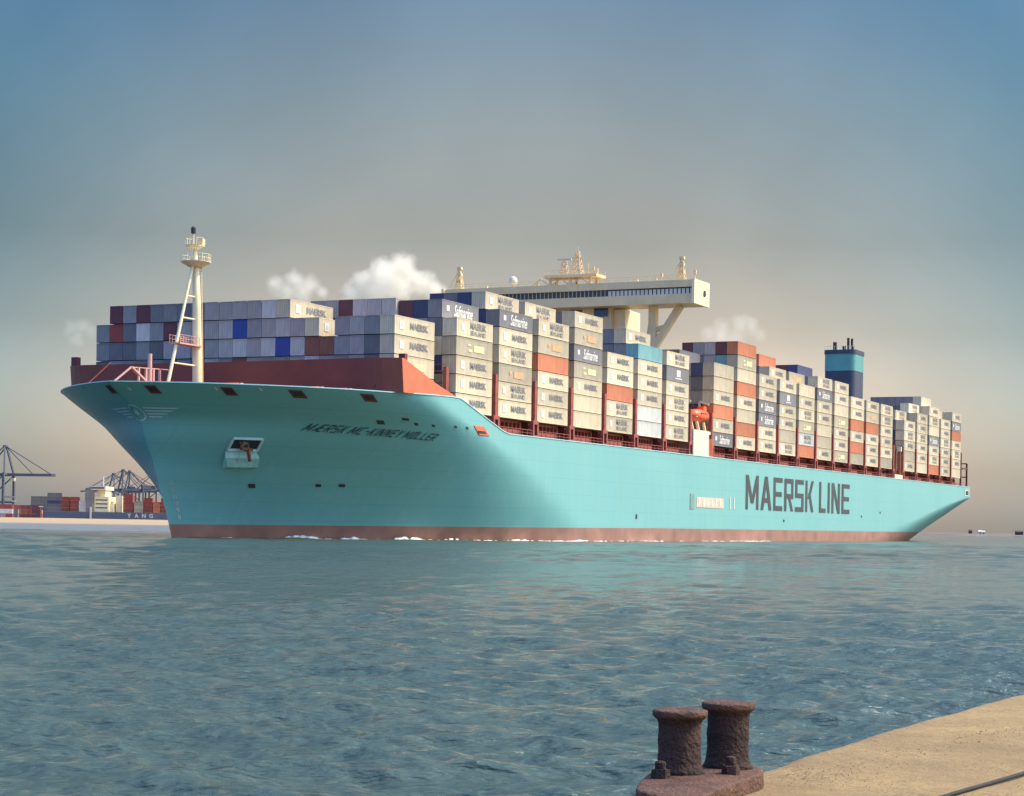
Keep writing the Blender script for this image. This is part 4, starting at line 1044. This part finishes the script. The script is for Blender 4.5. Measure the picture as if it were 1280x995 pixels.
def strip():  # thin dark tube lying on the quay top
    mb = MB(); P = [(2.35, 11.45), (2.803, 12.143), (3.15, 12.66), (3.508, 13.206), (4.4, 14.5), (5.6, 16.1), (7.5, 18.4)]
    pts = []
    for (a, b), (c, d) in zip(P, P[1:]):
        for i in range(8): t = i/8; pts.append((a+(c-a)*t, b+(d-b)*t))
    n = 10; r = .013; vs = []
    for i, (x, y) in enumerate(pts):
        q = pts[min(i+1, len(pts)-1)]; p = pts[max(i-1, 0)]; t = Vector((q[0]-p[0], q[1]-p[1], 0)).normalized(); s = Vector((t.y, -t.x, 0))
        for k in range(n): a = 2*math.pi*k/n; v = Vector((x, y, QH+.02))+s*r*math.cos(a)+Vector((0, 0, r*math.sin(a))); vs.append(v)
    mb.add(vs, [(i*n+k, i*n+(k+1) % n, (i+1)*n+(k+1) % n, (i+1)*n+k) for i in range(len(pts)-1) for k in range(n)])
    tag(mb.build('strip', pmat('thin_dark_strip', (.018, .015, .018), .8, .2, 8), None, True), 'dark cable lying across the sandy quay', 'strip')
strip()

# ---------------------------------------------------------------- far bank, port and shore
def bank():
    xs = [-420+i*6 for i in range(63)]; V, Fc = [], []
    prof = [(396, -.6), (404, .35), (412, .95), (425, 1.25), (436, 1.35), (446, 1.95), (470, 2.35), (520, 2.5), (700, 2.6), (1500, 2.3)]
    for x in xs:
        for y, z in prof:
            k = noise.noise((x*.05, y*.05, 1)); V.append((x+k*1.5, y+k*5+(x+200)*.03, z+(.22*noise.noise((x*.2, y*.2, 4)) if z > 0 else 0)))
    m_ = len(prof)
    for i in range(len(xs)-1):
        for j in range(m_-1): Fc.append((i*m_+j, (i+1)*m_+j, (i+1)*m_+j+1, i*m_+j+1))
    m, nt, N, K, b = nodes_of('bank_sand_and_stone')
    tc = N.new('ShaderNodeNewGeometry'); sx = N.new('ShaderNodeSeparateXYZ'); K.new(tc.outputs['Position'], sx.inputs[0])
    nz = N.new('ShaderNodeTexNoise'); nz.inputs['Scale'].default_value = .5; nz.inputs['Detail'].default_value = 6; K.new(tc.outputs['Position'], nz.inputs['Vector'])
    r = N.new('ShaderNodeMapRange'); r.inputs[1].default_value = 1.2; r.inputs[2].default_value = 1.5; K.new(sx.outputs['Z'], r.inputs[0])
    c1 = N.new('ShaderNodeMixRGB'); c1.inputs[1].default_value = (.085, .095, .10, 1); c1.inputs[2].default_value = (.14, .145, .14, 1); K.new(nz.outputs['Fac'], c1.inputs[0])
    c2 = N.new('ShaderNodeMixRGB'); c2.inputs[1].default_value = (.30, .195, .095, 1); c2.inputs[2].default_value = (.38, .265, .145, 1); K.new(nz.outputs['Fac'], c2.inputs[0])
    mx = N.new('ShaderNodeMixRGB'); K.new(r.outputs[0], mx.inputs[0]); K.new(c1.outputs[0], mx.inputs[1]); K.new(c2.outputs[0], mx.inputs[2])
    K.new(mx.outputs[0], b.inputs['Base Color']); b.inputs['Roughness'].default_value = .95
    tag(MB().add(V, Fc).build('bank', m, None, False), kind='structure')
    # low coast on the other side
    V, Fc = [], []; xs = [300+i*22 for i in range(80)]
    for x in xs:
        for y, z in ((2380, -1), (2410, .8), (2450, 2.2+1.3*noise.noise((x*.02, 0, 0))), (2600, 3.4+1.6*noise.noise((x*.013, 3, 0))), (4500, 4.)): V.append((x, y+30*noise.noise((x*.01, 7, 0)), z))
    for i in range(len(xs)-1):
        for j in range(4): Fc.append((i*5+j, (i+1)*5+j, (i+1)*5+j+1, i*5+j+1))
    tag(MB().add(V, Fc).build('shore', pmat('dry_shore_earth', (.13, .095, .072), .95, .25, .02), None, True), kind='structure')
bank()
F_ = 2428.
def far(x, y, D):
    a = x-640; b = 658-y; u = a*math.cos(.0163)-b*math.sin(.0163); v = a*math.sin(.0163)+b*math.cos(.0163)
    return u*D/F_, EYE+v*D/F_
# the second container ship behind the bank
def far_ship():
    D = 1500.; x0 = -366; x1 = -170
    root = empty('container_ship', (x0, D, 0)); tag(root, 'dark hulled container ship lying behind the sandy bank, white deckhouse amidships', 'ship')
    n = x1-x0
    def pl(z): f = 4*z/9; return [(0-f*.3, -1), (8, -16), (n, -16), (n, 16), (8, 16), (0-f*.3, 1)]
    mb = MB(); rows = [pl(0), pl(9)]
    mb.add([(x, y, -1) for x, y in rows[0]]+[(x, y, 8.2) for x, y in rows[1]], [(5,4,3,2,1,0),(6,7,8,9,10,11)]+[(i, (i+1) % 6, 6+(i+1) % 6, 6+i) for i in range(6)])
    mb.build('hull', pmat('dark_blue_grey_hull', (.085, .10, .14), .6, .12, .1), root)
    hx = 46
    dk = MB().box(hx, hx+11, -13, 13, 8.2, 20).box(hx+2, hx+8, -11, 11, 20.01, 25).box(hx+11.01, hx+14, -9, 9, 8.2, 15); d_ = dk.build('deckhouse', 'cream_light', root)
    MB().box(hx-2, hx+9, -16, 16, 25.02, 28.).build('bridge', 'white', d_); MB().box(hx-2.1, hx+8, -16.08, -16.02, 26, 27.2).build('bridge_window', 'glass', d_)
    for z in (11, 14, 17): MB().box(hx+1, hx+10, -13.1, -13.02, z, z+.9).build('window_row', 'glass', d_)
    MB().tube((hx+4, 0, 28), (hx+4, 0, 36), .5, n=8).build('mast', 'white', d_)
    MB().box(hx+15, hx+20, -6, 6, 8.2, 21).build('funnel', 'cream_light', root)
    MB().bar((44, -16.4, 2), (44, -16.4, 12), 1.2).build('gangway', 'white', root)
    for i, ch in enumerate('YANG'):
        vs, fs = text_mesh(ch, 1., bold=.04, fit=(2.9, 3.2))
        MB().add([(72+i*5.6+u, -16.25, 4.2+v) for u, v in vs], fs).build('letter', 'white', root)
    # containers on its deck
    ST = [(-2, 10.5, 4, 'dark_slate', 'first'), (10.6, 22, 5, 'dark_slate', ''), (20.5, 27.5, 4, 'red', ''), (28.2, 34.4, 4, 'red', ''), (34.8, 40, 3, 'white', ''), (39.4, 45.5, 6, 'slate', ''), (68.5, 76, 5, 'red', ''), (77, 84, 3, 'tan', ''), (84.5, 91, 4, 'red', ''), (91.5, 97, 3, 'orange', ''), (97.5, 103, 4, 'red', '')]
    q = 0
    for x_0, x_1, t, colr, _ in ST:
        q += 1
        for k in range(t):
            c2 = colr
            if colr == 'red' and k == 0: c2 = 'brown'
            if colr == 'dark_slate' and x_0 > 0 and k == 2: c2 = 'navy'
            o = bpy.data.objects.new('shipping_container', CMESH[c2]); COL.objects.link(o); ln = x_1-x_0
            o.scale = (ln/CLEN, 2.2, 1.); o.location = (x0+x_0, D-13, 8.3+k*TIER)
            tag(o, f"{CNAME[c2]} container, {ORD[k+1]} tier of the {ORD[q]} stack on the distant dark ship", 'container', 'containers stacked on the distant ship')
far_ship()
# ship-to-shore gantry cranes
MC = pmat('slate_crane_paint', (.085, .09, .115), .6, .1, .1)
def gantry(name, loc, rz, label, sc_=1., raised=False):
    root = empty(name, loc, rz); root.scale = (sc_,)*3; tag(root, label, 'crane', 'gantry cranes of the distant port')
    mb = MB()
    for x in (-12, 12):
        for y in (-9, 9): mb.bar((x, y, 0), (x, y, 37), 1.7)
        mb.bar((x, -9, 18), (x, 9, 18), 1.3); mb.bar((x, -9, 3), (x, 9, 3), 1.3); mb.bar((x, -9, 36), (x, 9, 36), 1.5)
    for y in (-9, 9): mb.bar((-12, y, 14), (12, y, 14), 1.4); mb.bar((-12, y, 14), (12, y, 35), .8)
    mb.build('portal_frame', MC, root)
    mb = MB()
    for y in (-3, 3): mb.bar((-28, y, 35.5), (12, y, 35.5), 1.5, 2.2)
    mb.build('trolley_girder', MC, root)
    mb = MB(); e = Vector((50, 0, 35.5)) if not raised else Vector((33, 0, 66))
    for y in (-3, 3): mb.bar((12, y, 35.5), e+Vector((0, y, 0)), 1.3, 2.0)
    for i in range(7): p = Vector((12, 0, 35.5)).lerp(e, i/6); mb.bar(p+Vector((0, -3, 0)), p+Vector((0, 3, 0)), .7)
    mb.build('boom', MC, root)
    mb = MB()
    for y in (-4, 4): mb.bar((12, y*2, 37), (9, y*.4, 58), 1.3); mb.bar((-12, y*2, 37), (9, y*.4, 58), .8)
    mb.box(7.6, 10.4, -2, 2, 57.2, 58.6); mb.build('apex_tower', MC, root)
    mb = MB()
    for t in (.55, .97): mb.bar((9, 0, 58), Vector((12, 0, 36)).lerp(e, t), .6)
    mb.bar((9, 0, 58), (-26, 0, 36.5), .6); mb.build('tie_rods', MC, root)
    MB().box(-22, -12.5, -4, 4, 36.7, 41).build('machine_house', MC, root); MB().box(14, 17.5, -1.5, 1.5, 30.5, 33).build('trolley_cab', 'white', root)
    return root
x_, _z = far(3, 600, 1480); gantry('gantry_crane', (x_-6, 1480, 1.), R(-12), 'dark blue gantry crane at the edge of the distant port, boom lowered', .97)
for i, (px, D, rz, s_, rs, lb_) in enumerate(((163, 2300, R(205), 1.05, False, 'slate gantry crane above the white deckhouse, boom lowered'), (171, 2350, R(178), 1.05, False, 'slate gantry crane beside the ship stem, boom pointing away from it'), (182, 2420, R(10), 1.05, True, 'slate gantry crane nearest the big ship stem, boom raised'), (150, 2500, R(215), 1.05, False, 'faint gantry crane farthest behind the white deckhouse'))):
    x_, _z = far(px, 640, D); gantry('gantry_crane', (x_, D, 1.), rz, lb_, s_, rs)
# stacks and a pilot station on the near end of the port
q = 0
for px, D, colr, ln, t in ((-3, 1180, 'white', 10, 1), (4, 1180, 'red', 12, 3), (14, 1200, 'dark_slate', 9, 2), (29, 1230, 'red', 11, 3), (39, 1230, 'maroon', 12, 3), (46, 1235, 'red', 7, 2)):
    q += 1
    for k in range(t):
        x_, _z = far(px, 640, D); c2 = colr if not (colr == 'red' and k == 1) else ('white' if q == 2 else 'orange')
        o = bpy.data.objects.new('shipping_container', CMESH[c2]); COL.objects.link(o); o.location = (x_-ln/2, D, 2.45+k*TIER); o.scale = (ln/CLEN, 1, 1)
        tag(o, f"{CNAME[c2]} container, {ORD[k+1]} tier of the {ORD[q]} stack ashore below the gantry crane", 'container', 'containers stacked on the distant quay')
def lamp_post(px, D, h_, label):
    x_, _z = far(px, 640, D); r_ = empty('lamp_post', (x_, D, 2.3)); tag(r_, label, 'lamp post')
    MB().tube((0, 0, 0), (0, 0, h_), .25, .15, 8).build('post', MC, r_); MB().box(-1.2, 1.2, -.3, .3, h_, h_+.5).build('lamp_head', 'white', r_)
lamp_post(51, 1150, 7, 'short lamp post ashore beside the red containers')
lamp_post(17, 1150, 10, 'tall lamp post ashore below the gantry crane')
def hut(name, px, D, w_, h_, mat, label, roof='deck_red'):
    x_, _z = far(px, 660, D); r_ = empty(name, (x_, D, 2.2)); tag(r_, label, 'building')
    MB().box(-w_/2, w_/2, -w_/3, w_/3, -1.5, h_).build('wall', mat, r_)
    MB().add([(-w_/2-.4, -w_/3-.4, h_+.01), (w_/2+.4, -w_/3-.4, h_+.01), (w_/2+.4, w_/3+.4, h_+.01), (-w_/2-.4, w_/3+.4, h_+.01), (-w_/2, 0, h_+1.8), (w_/2, 0, h_+1.8)], [(3, 2, 1, 0), (0, 1, 5, 4), (2, 3, 4, 5), (1, 2, 5), (3, 0, 4)]).build('roof', roof, r_)
    MB().box(-.8, .8, -w_/3-.08, -w_/3-.02, 0, 2.1).build('door', 'dark', r_)
hut('shore_house', 1225, 2480, 5, 3.2, 'white', 'small white house on the far shore beyond the stern', 'white')
hut('shore_house', 1229.5, 2500, 3.6, 2.8, 'white', 'smallest white house on the far shore, close beside the other', 'white')
hut('shed', 1213, 2470, 4, 3.6, 'dark', 'dark shed on the far shore nearest the ship stern', 'dark')
hut('shed', 1274, 2460, 9, 3.4, 'dark', 'long dark shed on the far shore, farthest from the ship', 'dark')

# ---------------------------------------------------------------- clouds low over the horizon
def cloud(label, lumps, D=5200., seed=0, dens=.03):
    """vapour whose density fades outward from a cluster of billows, broken up by noise"""
    m = bpy.data.materials.new('cloud_vapour'); m.use_nodes = True; nt = m.node_tree; N = nt.nodes; K = nt.links; N.clear()
    ou = N.new('ShaderNodeOutputMaterial'); pv = N.new('ShaderNodeVolumePrincipled'); pv.inputs['Color'].default_value = (1, .93, .81, 1); pv.inputs['Anisotropy'].default_value = .1
    K.new(pv.outputs[0], ou.inputs['Volume'])
    g = N.new('ShaderNodeNewGeometry'); acc = None; rng = random.Random(seed); lo = [1e9]*3; hi = [-1e9]*3
    for x, y, r in lumps:
        X, H = far(x, y, D); rr = r*D/F_*(1.5 if seed > 3 else 1.18); Y = D+rng.uniform(-.6, .6)*rr
        for k, v in enumerate((X, Y, H)): lo[k] = min(lo[k], v-rr); hi[k] = max(hi[k], v+rr)
        d = N.new('ShaderNodeVectorMath'); d.operation = 'DISTANCE'; d.inputs[1].default_value = (X, Y, H); K.new(g.outputs['Position'], d.inputs[0])
        q = N.new('ShaderNodeMath'); q.operation = 'MULTIPLY_ADD'; q.inputs[1].default_value = -1/rr; q.inputs[2].default_value = 1.; K.new(d.outputs['Value'], q.inputs[0])
        if acc is None: acc = q.outputs[0]
        else:
            a = N.new('ShaderNodeMath'); a.operation = 'SMOOTH_MAX'; a.inputs[2].default_value = .3; K.new(acc, a.inputs[0]); K.new(q.outputs[0], a.inputs[1]); acc = a.outputs[0]
    n = N.new('ShaderNodeTexNoise'); n.inputs['Scale'].default_value = .034; n.inputs['Detail'].default_value = 7; n.inputs['Roughness'].default_value = .58; K.new(g.outputs['Position'], n.inputs['Vector'])
    a = N.new('ShaderNodeMath'); a.operation = 'MULTIPLY_ADD'; a.inputs[1].default_value = 1.4; K.new(n.outputs['Fac'], a.inputs[0])
    b = N.new('ShaderNodeMath'); b.operation = 'SUBTRACT'; b.inputs[1].default_value = .72; K.new(acc, b.inputs[0]); K.new(b.outputs[0], a.inputs[2])
    r = N.new('ShaderNodeMapRange'); r.inputs[1].default_value = .12; r.inputs[2].default_value = .8; r.inputs[3].default_value = 0; r.inputs[4].default_value = dens; K.new(a.outputs[0], r.inputs[0])
    K.new(r.outputs[0], pv.inputs['Density'])
    bm = bmesh.new(); c = [(p_+q_)/2 for p_, q_ in zip(lo, hi)]; h = [(q_-p_)/2 for p_, q_ in zip(lo, hi)]
    bmesh.ops.create_icosphere(bm, subdivisions=3, radius=1, matrix=Matrix.Translation(c) @ Matrix.Diagonal((h[0]*1.25, h[1]*1.25, h[2]*1.35, 1)))
    me = bpy.data.meshes.new('cloud'); bm.to_mesh(me); bm.free(); me.materials.append(m)
    tag(link('cloud', me), label, 'cloud')
cloud('tall pale cumulus cloud rising above the middle of the front containers', [(455, 352, 20), (478, 342, 24), (503, 338, 22), (495, 360, 26), (525, 352, 20), (543, 362, 16), (470, 368, 20), (560, 372, 12), (440, 368, 16)], seed=2)
cloud('rounded pale cloud just right of the foremast above the containers', [(345, 356, 14), (368, 350, 15), (388, 356, 14), (402, 366, 10), (358, 366, 16), (380, 368, 16)], seed=3, dens=.018)
cloud('faint cloud puff at the far left beside the starboard bow', [(90, 412, 10), (104, 408, 11), (114, 416, 9), (98, 424, 11)], seed=4, dens=.0045)
cloud('pale cloud above the red containers aft of the bridge', [(886, 418, 11), (905, 412, 13), (926, 406, 12), (940, 408, 12), (950, 418, 9), (918, 422, 14), (900, 424, 12)], seed=5, dens=.008)

# ---------------------------------------------------------------- render settings
sc.render.engine = 'CYCLES'
sc.cycles.volume_step_rate = .35
sc.view_settings.view_transform = 'Standard'; sc.view_settings.look = 'None'; sc.view_settings.exposure = .30; sc.view_settings.gamma = 1.
cy = sc.cycles; cy.use_denoising = True; cy.denoiser = 'OPENIMAGEDENOISE'; cy.denoising_prefilter = 'ACCURATE'; cy.denoising_input_passes = 'RGB_ALBEDO_NORMAL'; cy.max_bounces = 8; cy.diffuse_bounces = 3; cy.glossy_bounces = 3; cy.transmission_bounces = 2; cy.volume_bounces = 10; cy.transparent_max_bounces = 8
cy.sample_clamp_direct = 2.2; cy.sample_clamp_indirect = 3; cy.caustics_reflective = False; cy.caustics_refractive = False
print('containers on the ship:', NCONT)
